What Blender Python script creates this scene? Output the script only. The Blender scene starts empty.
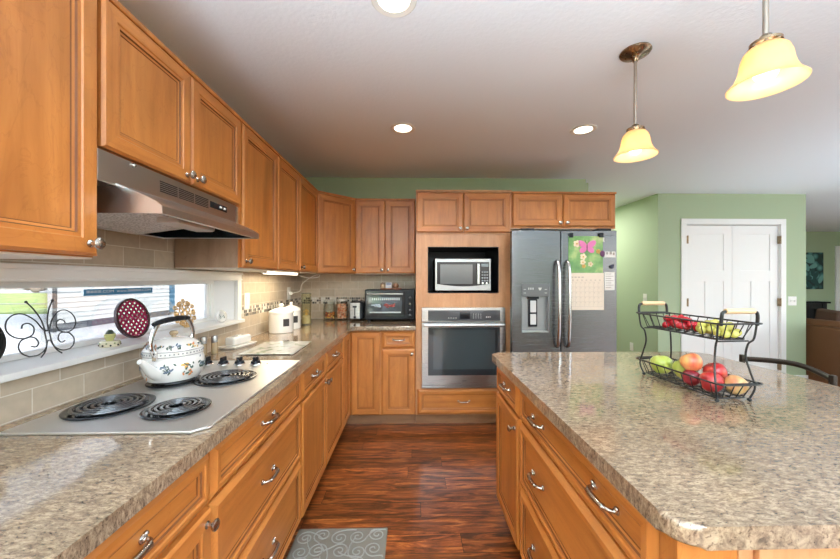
import bpy, bmesh, math, random
from mathutils import Vector, Matrix, noise
R = math.radians
PI = math.pi
random.seed(7)
scene = bpy.context.scene
COL = scene.collection

# ------------------------------------------------------------------ camera, world, light, exposure
cam_data = bpy.data.cameras.new('camera')
cam_data.sensor_width = 36.0
cam_data.lens = 340.1 / 840.0 * 36.0
cam_data.clip_start = 0.02
cam_data.clip_end = 300
cam = bpy.data.objects.new('camera', cam_data)
COL.objects.link(cam)
cam.location = (0, 0, 1.3313)
cam.rotation_euler = (R(90), 0, -0.0228)
scene.camera = cam

scene.view_settings.view_transform = 'Standard'
scene.view_settings.look = 'None'
scene.view_settings.gamma = 1.0
scene.view_settings.use_curve_mapping = False
scene.view_settings.exposure = 0.10
scene.cycles.caustics_reflective = False
scene.cycles.caustics_refractive = False
scene.cycles.max_bounces = 10
scene.cycles.diffuse_bounces = 6
scene.cycles.sample_clamp_indirect = 6.0

world = bpy.data.worlds.new('sky')
scene.world = world
world.use_nodes = True
wn = world.node_tree.nodes
wl = world.node_tree.links
wbg = wn['Background']
wsky = wn.new('ShaderNodeTexSky')
wsky.sky_type = 'NISHITA'
wsky.sun_disc = False
wsky.sun_elevation = R(48)
wsky.sun_rotation = R(140)
wsky.dust_density = 2.0
whsv = wn.new('ShaderNodeHueSaturation')
whsv.inputs['Saturation'].default_value = 0.35
wl.new(wsky.outputs['Color'], whsv.inputs['Color'])
wl.new(whsv.outputs['Color'], wbg.inputs['Color'])
wbg.inputs['Strength'].default_value = 0.66


def area_light(name, loc, rot, sx, sy, watts, color=(1, 1, 1), spread=180):
    d = bpy.data.lights.new(name, 'AREA')
    d.shape = 'RECTANGLE'
    d.size, d.size_y = sx, sy
    d.energy = watts
    d.color = color
    d.spread = R(spread)
    o = bpy.data.objects.new(name, d)
    o.location = loc
    o.rotation_euler = rot
    COL.objects.link(o)
    return o


sd = bpy.data.lights.new('sun', 'SUN')
sd.energy = 3.7
sd.angle = R(1.5)
sd.color = (1.0, 0.96, 0.90)
so = bpy.data.objects.new('sun', sd)
COL.objects.link(so)
so.rotation_euler = Vector((-0.72, 0.22, -0.80)).to_track_quat('-Z', 'Y').to_euler()

# unseen fill panels added near the floor, facing up to brighten the ceiling
area_light('fill_patio_floor', (0.15, -2.3, 0.06), (R(180), 0, 0), 2.2, 1.6, 820, (0.74, 0.90, 1.0), 124)
area_light('fill_living_floor', (8.6, 0.5, 0.06), (R(180), 0, R(90)), 5.0, 2.0, 330, (0.80, 0.92, 1.0), 150)
area_light('fill_living_rear_floor', (6.2, -2.2, 0.06), (R(180), 0, 0), 4.0, 1.6, 340, (0.80, 0.92, 1.0), 150)
area_light('fill_dining_floor', (4.6, 1.9, 0.06), (R(180), 0, 0), 2.2, 2.4, 38, (0.74, 0.90, 1.0), 150)
area_light('fill_hall', (2.45, 5.6, 2.40), (0, 0, 0), 0.5, 1.6, 38, (1.0, 0.97, 0.92))  # added fill without a fixture, brightens the hall walls

# ------------------------------------------------------------------ mesh helpers


class MB:
    """collects shapes; build() links them as one mesh object"""

    def __init__(self, M=None):
        self.bm = bmesh.new()
        self.M = M or Matrix.Identity(4)

    def _add(self, verts, faces, mi=0):
        vs = [self.bm.verts.new(self.M @ Vector(v)) for v in verts]
        out = []
        for f in faces:
            try:
                fc = self.bm.faces.new([vs[i] for i in f])
                fc.material_index = mi
                out.append(fc)
            except ValueError:
                pass
        return vs, out

    def box(self, x0, y0, z0, x1, y1, z1, bev=0.0, mi=0, seg=2):
        x0, x1 = min(x0, x1), max(x0, x1)
        y0, y1 = min(y0, y1), max(y0, y1)
        z0, z1 = min(z0, z1), max(z0, z1)
        v = [(x0, y0, z0), (x1, y0, z0), (x1, y1, z0), (x0, y1, z0), (x0, y0, z1), (x1, y0, z1), (x1, y1, z1), (x0, y1, z1)]
        f = [(3, 2, 1, 0), (4, 5, 6, 7), (0, 1, 5, 4), (1, 2, 6, 5), (2, 3, 7, 6), (3, 0, 4, 7)]
        vs, fs = self._add(v, f, mi)
        if bev > 0:
            es = list({e for fc in fs for e in fc.edges})
            r = bmesh.ops.bevel(self.bm, geom=es, offset=bev, segments=seg, affect='EDGES', profile=0.5)
            for fc in r['faces']:
                fc.material_index = mi
        return self

    def prism(self, poly, z0, z1, mi=0, M=None, bev=0.0, seg=2):
        """polygon (counter-clockwise seen from +z) extruded z0..z1; M maps the local axes"""
        M = M or Matrix.Identity(4)
        n = len(poly)
        v = [M @ Vector((p[0], p[1], z0)) for p in poly] + [M @ Vector((p[0], p[1], z1)) for p in poly]
        f = [tuple(range(n - 1, -1, -1)), tuple(range(n, 2 * n))]
        f += [(i, (i + 1) % n, n + (i + 1) % n, n + i) for i in range(n)]
        vs, fs = self._add(v, f, mi)
        if bev > 0:
            es = list({e for fc in fs[:2] for e in fc.edges})
            r = bmesh.ops.bevel(self.bm, geom=es, offset=bev, segments=seg, affect='EDGES', profile=0.5)
            for fc in r['faces']:
                fc.material_index = mi
        return self

    def lathe(self, prof, c=(0, 0, 0), seg=28, M=None, mi=0, scale=(1, 1)):
        """profile [(radius, height)] turned about local z at c"""
        M = M or Matrix.Identity(4)
        c = Vector(c)
        rows = []
        verts = []
        for r, z in prof:
            if r <= 1e-6:
                rows.append([len(verts)])
                verts.append(c + M @ Vector((0, 0, z)))
            else:
                row = []
                for k in range(seg):
                    a = 2 * PI * k / seg
                    row.append(len(verts))
                    verts.append(c + M @ Vector((r * math.cos(a) * scale[0], r * math.sin(a) * scale[1], z)))
                rows.append(row)
        faces = []
        for a, b in zip(rows[:-1], rows[1:]):
            if len(a) == 1 and len(b) == 1:
                continue
            if len(a) == 1:
                faces += [(a[0], b[k], b[(k + 1) % seg]) for k in range(seg)][::1]
            elif len(b) == 1:
                faces += [(a[k], a[(k + 1) % seg], b[0]) for k in range(seg)]
            else:
                faces += [(a[k], a[(k + 1) % seg], b[(k + 1) % seg], b[k]) for k in range(seg)]
        self._add(verts, faces, mi)
        return self

    def cyl(self, p0, p1, r, seg=20, mi=0, r1=None):
        p0, p1 = Vector(p0), Vector(p1)
        d = p1 - p0
        q = d.to_track_quat('Z', 'Y').to_matrix().to_4x4()
        r1 = r if r1 is None else r1
        return self.lathe([(0, 0), (r, 0), (r1, d.length), (0, d.length)], p0, seg, q, mi)

    def ball(self, c, r, seg=16, rings=10, M=None, mi=0, scale=(1, 1, 1)):
        M = M or Matrix.Identity(4)
        prof = []
        for i in range(rings + 1):
            a = -PI / 2 + PI * i / rings
            prof.append((max(0.0, r * math.cos(a)) if 0 < i < rings else 0.0, r * math.sin(a)))
        S = Matrix.Diagonal((scale[0], scale[1], scale[2], 1))
        return self.lathe(prof, c, seg, M @ S, mi)

    def tube(self, pts, r, seg=8, closed=False, mi=0, flat=1.0):
        pts = [Vector(p) for p in pts]
        n = len(pts)
        rad = r if isinstance(r, (list, tuple)) else [r] * n
        tang = []
        for i in range(n):
            if closed:
                t = pts[(i + 1) % n] - pts[i - 1]
            else:
                t = pts[min(i + 1, n - 1)] - pts[max(i - 1, 0)]
            tang.append(t.normalized())
        up = Vector((0, 0, 1)) if abs(tang[0].z) < 0.9 else Vector((1, 0, 0))
        nrm = (up - tang[0] * up.dot(tang[0])).normalized()
        verts, rows = [], []
        for i in range(n):
            if i:
                nrm = nrm - tang[i] * nrm.dot(tang[i])
                if nrm.length < 1e-6:
                    nrm = tang[i].orthogonal()
                nrm.normalize()
            b = tang[i].cross(nrm)
            row = []
            for k in range(seg):
                a = 2 * PI * k / seg
                row.append(len(verts))
                verts.append(pts[i] + (nrm * math.cos(a) * flat + b * math.sin(a)) * rad[i])
            rows.append(row)
        faces = []
        rng = range(n) if closed else range(n - 1)
        for i in rng:
            a, b = rows[i], rows[(i + 1) % n]
            faces += [(a[k], a[(k + 1) % seg], b[(k + 1) % seg], b[k]) for k in range(seg)]
        if not closed:
            faces.append(tuple(rows[0][::-1]))
            faces.append(tuple(rows[-1]))
        self._add(verts, faces, mi)
        return self

    def quad(self, a, b, c, d, mi=0):
        self._add([a, b, c, d], [(0, 1, 2, 3)], mi)
        return self

    def build(self, name, mats, parent=None, loc=None, smooth=True, angle=38, recalc=True):
        me = bpy.data.meshes.new(name)
        if recalc:
            bmesh.ops.recalc_face_normals(self.bm, faces=self.bm.faces[:])
        self.bm.to_mesh(me)
        self.bm.free()
        if not isinstance(mats, (list, tuple)):
            mats = [mats]
        for m in mats:
            me.materials.append(m)
        if smooth:
            me.shade_smooth()
            me.set_sharp_from_angle(angle=R(angle))
        o = bpy.data.objects.new(name, me)
        COL.objects.link(o)
        if smooth and len(me.polygons) < 4000:
            wm = o.modifiers.new('weighted_normals', 'WEIGHTED_NORMAL')
            wm.keep_sharp = True
        if parent is not None:
            o.parent = parent
        if loc is not None:
            o.location = loc
        return o


def smooth_path(pts, n=8, closed=False):
    """Catmull-Rom through the points"""
    P = [Vector(p) for p in pts]
    out = []
    m = len(P)
    for i in range(m if closed else m - 1):
        p1, p2 = P[i], P[(i + 1) % m]
        p0 = P[i - 1] if (closed or i > 0) else p1 + (p1 - p2)
        p3 = P[(i + 2) % m] if (closed or i + 2 < m) else p2 + (p2 - p1)
        for k in range(n):
            t = k / n
            out.append(0.5 * ((2 * p1) + (p2 - p0) * t + (2 * p0 - 5 * p1 + 4 * p2 - p3) * t * t + (3 * p1 - p0 - 3 * p2 + p3) * t ** 3))
    if not closed:
        out.append(P[-1])
    return out


def thing(name, label, cat, loc=(0, 0, 0), rz=0.0, group=None):
    o = bpy.data.objects.new(name, None)
    o.empty_display_size = 0.05
    COL.objects.link(o)
    o.location = loc
    o.rotation_euler = (0, 0, rz)
    o['label'] = label
    o['category'] = cat
    if group:
        o['group'] = group
    return o


def tag(o, label, cat, group=None, kind=None):
    o['label'] = label
    o['category'] = cat
    if group:
        o['group'] = group
    if kind:
        o['kind'] = kind
    return o


def struct(o):
    o['kind'] = 'structure'
    return o


def copy_tree(o, parent=None):
    c = o.copy()
    COL.objects.link(c)
    if parent is not None:
        c.parent = parent
    for ch in list(o.children):
        copy_tree(ch, c)
    return c


# ------------------------------------------------------------------ materials
MATS = {}


def new_mat(name):
    m = bpy.data.materials.new(name)
    m.use_nodes = True
    return m, m.node_tree.nodes, m.node_tree.links, m.node_tree.nodes['Principled BSDF']


def plain(name, col, rough=0.5, metal=0.0, coat=0.0, emit=None, estr=0.0, ior=None, trans=0.0, sss=0.0, bump=0.0, bscale=60):
    m, n, l, b = new_mat(name)
    b.inputs['Base Color'].default_value = (*col, 1)
    b.inputs['Roughness'].default_value = rough
    b.inputs['Metallic'].default_value = metal
    b.inputs['Coat Weight'].default_value = coat
    b.inputs['Coat Roughness'].default_value = 0.05
    if ior:
        b.inputs['IOR'].default_value = ior
    b.inputs['Transmission Weight'].default_value = trans
    if emit:
        b.inputs['Emission Color'].default_value = (*emit, 1)
        b.inputs['Emission Strength'].default_value = estr
    # slight procedural variation so no surface is dead flat
    tc = n.new('ShaderNodeTexCoord')
    no = n.new('ShaderNodeTexNoise')
    no.inputs['Scale'].default_value = bscale
    no.inputs['Detail'].default_value = 3
    l.new(tc.outputs['Object'], no.inputs['Vector'])
    mr = n.new('ShaderNodeMapRange')
    mr.inputs['To Min'].default_value = max(0.02, rough * 0.85)
    mr.inputs['To Max'].default_value = min(1.0, rough * 1.15)
    l.new(no.outputs['Fac'], mr.inputs['Value'])
    l.new(mr.outputs['Result'], b.inputs['Roughness'])
    if bump > 0:
        bp = n.new('ShaderNodeBump')
        bp.inputs['Strength'].default_value = bump
        bp.inputs['Distance'].default_value = 0.002
        l.new(no.outputs['Fac'], bp.inputs['Height'])
        l.new(bp.outputs['Normal'], b.inputs['Normal'])
    MATS[name] = m
    return m


def ramp(n, stops):
    r = n.new('ShaderNodeValToRGB')
    e = r.color_ramp.elements
    while len(e) > 1:
        e.remove(e[-1])
    e[0].position = stops[0][0]
    e[0].color = (*stops[0][1], 1)
    for p, c in stops[1:]:
        k = e.new(p)
        k.color = (*c, 1)
    return r


def wood(name, axis, light, mid, dark, rough=0.38, scale=1.0):
    m, n, l, b = new_mat(name)
    tc = n.new('ShaderNodeTexCoord')
    oi = n.new('ShaderNodeObjectInfo')
    ad = n.new('ShaderNodeVectorMath')
    ad.operation = 'ADD'
    mu = n.new('ShaderNodeVectorMath')
    mu.operation = 'SCALE'
    mu.inputs[0].default_value = (13.0, 7.0, 9.0)
    l.new(oi.outputs['Random'], mu.inputs['Scale'])
    l.new(tc.outputs['Object'], ad.inputs[0])
    l.new(mu.outputs['Vector'], ad.inputs[1])
    s = [14.0 * scale] * 3
    s[axis] = 1.3 * scale
    mp = n.new('ShaderNodeMapping')
    mp.inputs['Scale'].default_value = s
    l.new(ad.outputs['Vector'], mp.inputs['Vector'])
    n1 = n.new('ShaderNodeTexNoise')
    n1.inputs['Scale'].default_value = 1.6
    n1.inputs['Detail'].default_value = 7
    n1.inputs['Roughness'].default_value = 0.6
    n1.inputs['Distortion'].default_value = 0.6
    l.new(mp.outputs['Vector'], n1.inputs['Vector'])
    rp = ramp(n, [(0.25, dark), (0.5, mid), (0.75, light)])
    l.new(n1.outputs['Fac'], rp.inputs['Fac'])
    # cloudy figure of maple
    n2 = n.new('ShaderNodeTexNoise')
    n2.inputs['Scale'].default_value = 3.2
    n2.inputs['Detail'].default_value = 3
    n2.inputs['Distortion'].default_value = 1.2
    s2 = [1.6] * 3
    s2[axis] = 0.8
    mp2 = n.new('ShaderNodeMapping')
    mp2.inputs['Scale'].default_value = s2
    l.new(ad.outputs['Vector'], mp2.inputs['Vector'])
    l.new(mp2.outputs['Vector'], n2.inputs['Vector'])
    mr = n.new('ShaderNodeMapRange')
    mr.inputs['From Min'].default_value = 0.3
    mr.inputs['From Max'].default_value = 0.7
    mr.inputs['To Min'].default_value = 0.87
    mr.inputs['To Max'].default_value = 1.10
    l.new(n2.outputs['Fac'], mr.inputs['Value'])
    mx = n.new('ShaderNodeMix')
    mx.data_type = 'RGBA'
    mx.blend_type = 'MULTIPLY'
    mx.inputs['Factor'].default_value = 1.0
    l.new(rp.outputs['Color'], mx.inputs['A'])
    l.new(mr.outputs['Result'], mx.inputs['B'])
    # small dark flecks
    n3 = n.new('ShaderNodeTexNoise')
    n3.inputs['Scale'].default_value = 5.5
    n3.inputs['Detail'].default_value = 5
    n3.inputs['Distortion'].default_value = 2.0
    l.new(mp2.outputs['Vector'], n3.inputs['Vector'])
    r3 = ramp(n, [(0.485, (1, 1, 1)), (0.5, (0.72, 0.62, 0.55)), (0.515, (1, 1, 1))])
    l.new(n3.outputs['Fac'], r3.inputs['Fac'])
    mx2 = n.new('ShaderNodeMix')
    mx2.data_type = 'RGBA'
    mx2.blend_type = 'MULTIPLY'
    mx2.inputs['Factor'].default_value = 0.35
    l.new(mx.outputs['Result'], mx2.inputs['A'])
    l.new(r3.outputs['Color'], mx2.inputs['B'])
    l.new(mx2.outputs['Result'], b.inputs['Base Color'])
    b.inputs['Roughness'].default_value = rough
    b.inputs['Coat Weight'].default_value = 0.10
    b.inputs['Coat Roughness'].default_value = 0.2
    bp = n.new('ShaderNodeBump')
    bp.inputs['Strength'].default_value = 0.04
    bp.inputs['Distance'].default_value = 0.001
    l.new(n1.outputs['Fac'], bp.inputs['Height'])
    l.new(bp.outputs['Normal'], b.inputs['Normal'])
    MATS[name] = m
    return m


H_L, H_M, H_D = (0.54, 0.212, 0.050), (0.455, 0.162, 0.033), (0.34, 0.107, 0.018)
WV = wood('honey_maple_upright', 2, H_L, H_M, H_D)
WH = wood('honey_maple_level', 0, H_L, H_M, H_D)
GLAZE = plain('dark_glaze_line', (0.15, 0.05, 0.014), 0.5, ior=1.3)
WOOD3 = [WV, WH, GLAZE]
PANEL_WOOD = wood('tower_panel_maple', 2, (0.60, 0.32, 0.16), (0.53, 0.26, 0.12), (0.46, 0.21, 0.09))
SIDE_WOOD = wood('cabinet_side_laminate', 2, (0.40, 0.27, 0.18), (0.34, 0.22, 0.145), (0.27, 0.17, 0.11), 0.45)
PALE_LAM = plain('pale_laminate', (0.70, 0.64, 0.54), 0.45)
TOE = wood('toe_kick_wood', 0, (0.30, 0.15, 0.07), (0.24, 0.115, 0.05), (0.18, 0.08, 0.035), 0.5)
LIGHT_HANDLE = wood('pale_handle_wood', 0, (0.80, 0.58, 0.36), (0.74, 0.52, 0.30), (0.66, 0.44, 0.25), 0.4, 3)


def steel(name, col, rough, axis=0, streak=0.10):
    m, n, l, b = new_mat(name)
    tc = n.new('ShaderNodeTexCoord')
    mp = n.new('ShaderNodeMapping')
    s = [420.0] * 3
    s[axis] = 4.0
    mp.inputs['Scale'].default_value = s
    l.new(tc.outputs['Object'], mp.inputs['Vector'])
    no = n.new('ShaderNodeTexNoise')
    no.inputs['Scale'].default_value = 1.0
    no.inputs['Detail'].default_value = 4
    l.new(mp.outputs['Vector'], no.inputs['Vector'])
    mr = n.new('ShaderNodeMapRange')
    mr.inputs['To Min'].default_value = max(0.05, rough - streak)
    mr.inputs['To Max'].default_value = rough + streak
    l.new(no.outputs['Fac'], mr.inputs['Value'])
    l.new(mr.outputs['Result'], b.inputs['Roughness'])
    b.inputs['Base Color'].default_value = (*col, 1)
    b.inputs['Metallic'].default_value = 1.0
    MATS[name] = m
    return m


STEEL_H = steel('brushed_steel', (0.46, 0.455, 0.45), 0.28, 0, 0.03)
STEEL_V = steel('refrigerator_steel', (0.135, 0.137, 0.145), 0.27, 0, 0.015)
STEEL_COOK = steel('cooktop_steel', (0.80, 0.80, 0.80), 0.42, 1, 0.03)
STEEL_HOOD = steel('hood_steel', (0.50, 0.48, 0.46), 0.30, 1, 0.05)
STEEL_SIDE = steel('hood_side_steel', (0.86, 0.86, 0.86), 0.34, 0, 0.04)
STEEL_M = steel('microwave_steel', (0.33, 0.325, 0.32), 0.33, 0, 0.03)
NICKEL = plain('brushed_nickel', (0.46, 0.42, 0.375), 0.24, 1.0)
CHROME = plain('chrome', (0.80, 0.80, 0.80), 0.08, 1.0)
BRONZE = plain('aged_bronze', (0.30, 0.22, 0.14), 0.28, 1.0)
BLACK_IRON = plain('black_iron', (0.018, 0.018, 0.018), 0.38, 0.3)
BLACK_PLASTIC = plain('black_plastic', (0.010, 0.012, 0.016), 0.33, ior=1.3)
BLACK_MATTE = plain('matte_black', (0.01, 0.01, 0.011), 0.6)
BLACK_GLOSS = plain('black_enamel', (0.010, 0.011, 0.014), 0.10, ior=1.42)
DARK_GLASS = plain('dark_oven_glass', (0.018, 0.024, 0.028), 0.05, ior=1.6)
COIL = plain('heating_coil', (0.045, 0.045, 0.048), 0.18, 0.3, coat=0.6)
WHITE_PAINT = plain('white_paint', (0.85, 0.85, 0.84), 0.38)
WHITE_PLASTIC = plain('white_plastic', (0.80, 0.79, 0.76), 0.35)
WHITE_CERAMIC = plain('white_glazed_ceramic', (0.80, 0.78, 0.73), 0.12, coat=0.6)
ENAMEL = plain('white_enamel', (0.80, 0.79, 0.77), 0.10, coat=0.7)
GREEN_DOT = plain('dark_green_leaf', (0.035, 0.07, 0.055), 0.4)
BLUE_DOT = plain('slate_blue_petal', (0.10, 0.14, 0.20), 0.4)
ORANGE_DOT = plain('rust_orange_petal', (0.50, 0.17, 0.05), 0.4)
YELLOW_DOT = plain('mustard_petal', (0.60, 0.36, 0.08), 0.4)
GOLD = plain('pale_gold_metal', (0.58, 0.38, 0.17), 0.35, 0.5)
RED_IRON = plain('red_enamelled_iron', (0.27, 0.010, 0.055), 0.25, coat=0.3)


def paint(name, col, bump, bscale, rough=0.75):
    m, n, l, b = new_mat(name)
    b.inputs['Base Color'].default_value = (*col, 1)
    b.inputs['Roughness'].default_value = rough
    tc = n.new('ShaderNodeTexCoord')
    no = n.new('ShaderNodeTexNoise')
    no.inputs['Scale'].default_value = bscale
    no.inputs['Detail'].default_value = 4
    l.new(tc.outputs['Object'], no.inputs['Vector'])
    bp = n.new('ShaderNodeBump')
    bp.inputs['Strength'].default_value = bump
    bp.inputs['Distance'].default_value = 0.004
    l.new(no.outputs['Fac'], bp.inputs['Height'])
    l.new(bp.outputs['Normal'], b.inputs['Normal'])
    MATS[name] = m
    return m


CEIL = paint('ceiling_paint', (0.78, 0.82, 0.87), 0.35, 55)
GREEN = paint('sage_green_paint', (0.385, 0.47, 0.31), 0.12, 90)
CREAM = paint('cream_paint', (0.62, 0.55, 0.42), 0.1, 90)


def stone_top(name):
    m, n, l, b = new_mat(name)
    tc = n.new('ShaderNodeTexCoord')
    mp = n.new('ShaderNodeMapping')
    mp.inputs['Scale'].default_value = (1.0, 2.3, 1.0)
    mp.inputs['Rotation'].default_value = (0, 0, R(28))
    l.new(tc.outputs['Object'], mp.inputs['Vector'])
    n1 = n.new('ShaderNodeTexNoise')
    n1.inputs['Scale'].default_value = 48
    n1.inputs['Detail'].default_value = 10
    n1.inputs['Roughness'].default_value = 0.78
    n1.inputs['Distortion'].default_value = 0.5
    l.new(mp.outputs['Vector'], n1.inputs['Vector'])
    r1 = ramp(n, [(0.32, (0.062, 0.040, 0.026)), (0.43, (0.165, 0.114, 0.075)), (0.52, (0.295, 0.214, 0.141)), (0.64, (0.44, 0.342, 0.236))])
    l.new(n1.outputs['Fac'], r1.inputs['Fac'])
    v = n.new('ShaderNodeTexNoise')
    v.inputs['Scale'].default_value = 160
    v.inputs['Detail'].default_value = 3
    l.new(mp.outputs['Vector'], v.inputs['Vector'])
    r2 = ramp(n, [(0.33, (0.30, 0.25, 0.22)), (0.42, (1, 1, 1)), (0.62, (1, 1, 1)), (0.72, (1.25, 1.25, 1.22))])
    l.new(v.outputs['Fac'], r2.inputs['Fac'])
    mx = n.new('ShaderNodeMix')
    mx.data_type = 'RGBA'
    mx.blend_type = 'MULTIPLY'
    mx.inputs['Factor'].default_value = 0.9
    l.new(r1.outputs['Color'], mx.inputs['A'])
    l.new(r2.outputs['Color'], mx.inputs['B'])
    n4 = n.new('ShaderNodeTexNoise')
    n4.inputs['Scale'].default_value = 5
    n4.inputs['Detail'].default_value = 3
    l.new(tc.outputs['Object'], n4.inputs['Vector'])
    mr = n.new('ShaderNodeMapRange')
    mr.inputs['From Min'].default_value = 0.3
    mr.inputs['From Max'].default_value = 0.7
    mr.inputs['To Min'].default_value = 0.80
    mr.inputs['To Max'].default_value = 1.15
    l.new(n4.outputs['Fac'], mr.inputs['Value'])
    mx2 = n.new('ShaderNodeMix')
    mx2.data_type = 'RGBA'
    mx2.blend_type = 'MULTIPLY'
    mx2.inputs['Factor'].default_value = 1.0
    l.new(mx.outputs['Result'], mx2.inputs['A'])
    l.new(mr.outputs['Result'], mx2.inputs['B'])
    l.new(mx2.outputs['Result'], b.inputs['Base Color'])
    b.inputs['Roughness'].default_value = 0.07
    b.inputs['IOR'].default_value = 1.85
    MATS[name] = m
    return m


STONE = stone_top('beige_granite')


def tile_mat(name, u_axis):
    """stone subway tile with a band of small square mosaic"""
    m, n, l, b = new_mat(name)
    tc = n.new('ShaderNodeTexCoord')
    sp = n.new('ShaderNodeSeparateXYZ')
    l.new(tc.outputs['Object'], sp.inputs['Vector'])
    cb = n.new('ShaderNodeCombineXYZ')
    l.new(sp.outputs['XYZ'[u_axis]], cb.inputs['X'])
    ao = n.new('ShaderNodeMath')
    ao.operation = 'ADD'
    ao.inputs[1].default_value = -0.914 - 0.0015
    l.new(sp.outputs['Z'], ao.inputs[0])
    l.new(ao.outputs['Value'], cb.inputs['Y'])
    br = n.new('ShaderNodeTexBrick')
    br.offset = 0.5
    br.inputs['Scale'].default_value = 1.0
    br.inputs['Brick Width'].default_value = 0.166
    br.inputs['Row Height'].default_value = 0.0785
    br.inputs['Mortar Size'].default_value = 0.0018
    br.inputs['Mortar Smooth'].default_value = 0.3
    br.inputs['Bias'].default_value = 0.0
    br.inputs['Color1'].default_value = (0.54, 0.445, 0.335, 1)
    br.inputs['Color2'].default_value = (0.44, 0.36, 0.27, 1)
    br.inputs['Mortar'].default_value = (0.68, 0.63, 0.55, 1)
    l.new(cb.outputs['Vector'], br.inputs['Vector'])
    no = n.new('ShaderNodeTexNoise')
    no.inputs['Scale'].default_value = 28
    no.inputs['Detail'].default_value = 6
    l.new(tc.outputs['Object'], no.inputs['Vector'])
    mr = n.new('ShaderNodeMapRange')
    mr.inputs['To Min'].default_value = 0.82
    mr.inputs['To Max'].default_value = 1.18
    l.new(no.outputs['Fac'], mr.inputs['Value'])
    mx = n.new('ShaderNodeMix')
    mx.data_type = 'RGBA'
    mx.blend_type = 'MULTIPLY'
    mx.inputs['Factor'].default_value = 1.0
    l.new(br.outputs['Color'], mx.inputs['A'])
    l.new(mr.outputs['Result'], mx.inputs['B'])
    # mosaic band: 1.071 .. 1.141
    cs = 0.0233
    dv = n.new('ShaderNodeVectorMath')
    dv.operation = 'SCALE'
    dv.inputs['Scale'].default_value = 1.0 / cs
    cb2 = n.new('ShaderNodeCombineXYZ')
    l.new(sp.outputs['XYZ'[u_axis]], cb2.inputs['X'])
    a2 = n.new('ShaderNodeMath')
    a2.operation = 'ADD'
    a2.inputs[1].default_value = -1.071
    l.new(sp.outputs['Z'], a2.inputs[0])
    l.new(a2.outputs['Value'], cb2.inputs['Y'])
    l.new(cb2.outputs['Vector'], dv.inputs[0])
    fl = n.new('ShaderNodeVectorMath')
    fl.operation = 'FLOOR'
    l.new(dv.outputs['Vector'], fl.inputs[0])
    fr = n.new('ShaderNodeVectorMath')
    fr.operation = 'FRACTION'
    l.new(dv.outputs['Vector'], fr.inputs[0])
    wnz = n.new('ShaderNodeTexWhiteNoise')
    wnz.noise_dimensions = '2D'
    l.new(fl.outputs['Vector'], wnz.inputs['Vector'])
    rp = ramp(n, [(0.0, (0.02, 0.02, 0.022)), (0.22, (0.62, 0.58, 0.50)), (0.45, (0.16, 0.13, 0.11)), (0.58, (0.70, 0.68, 0.63)), (0.75, (0.30, 0.24, 0.17)), (0.86, (0.06, 0.055, 0.05))])
    rp.color_ramp.interpolation = 'CONSTANT'
    l.new(wnz.outputs['Value'], rp.inputs['Fac'])
    s2 = n.new('ShaderNodeSeparateXYZ')
    l.new(fr.outputs['Vector'], s2.inputs['Vector'])

    def edge(out):
        c = n.new('ShaderNodeMath')
        c.operation = 'COMPARE'
        c.inputs[1].default_value = 0.5
        c.inputs[2].default_value = 0.43
        l.new(out, c.inputs[0])
        return c.outputs['Value']
    mm = n.new('ShaderNodeMath')
    mm.operation = 'MULTIPLY'
    l.new(edge(s2.outputs['X']), mm.inputs[0])
    l.new(edge(s2.outputs['Y']), mm.inputs[1])
    mz = n.new('ShaderNodeMix')
    mz.data_type = 'RGBA'
    mz.inputs['A'].default_value = (0.60, 0.54, 0.46, 1)
    l.new(mm.outputs['Value'], mz.inputs['Factor'])
    l.new(rp.outputs['Color'], mz.inputs['B'])
    band = n.new('ShaderNodeMath')
    band.operation = 'COMPARE'
    band.inputs[1].default_value = 1.106
    band.inputs[2].default_value = 0.035
    l.new(sp.outputs['Z'], band.inputs[0])
    fin = n.new('ShaderNodeMix')
    fin.data_type = 'RGBA'
    l.new(band.outputs['Value'], fin.inputs['Factor'])
    l.new(mx.outputs['Result'], fin.inputs['A'])
    l.new(mz.outputs['Result'], fin.inputs['B'])
    l.new(fin.outputs['Result'], b.inputs['Base Color'])
    b.inputs['Roughness'].default_value = 0.35
    bp = n.new('ShaderNodeBump')
    bp.inputs['Strength'].default_value = 0.25
    bp.inputs['Distance'].default_value = 0.002
    l.new(br.outputs['Fac'], bp.inputs['Height'])
    bp.invert = True
    l.new(bp.outputs['Normal'], b.inputs['Normal'])
    MATS[name] = m
    return m


TILE_L = tile_mat('stone_tile_side_wall', 1)
TILE_B = tile_mat('stone_tile_end_wall', 0)


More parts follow.
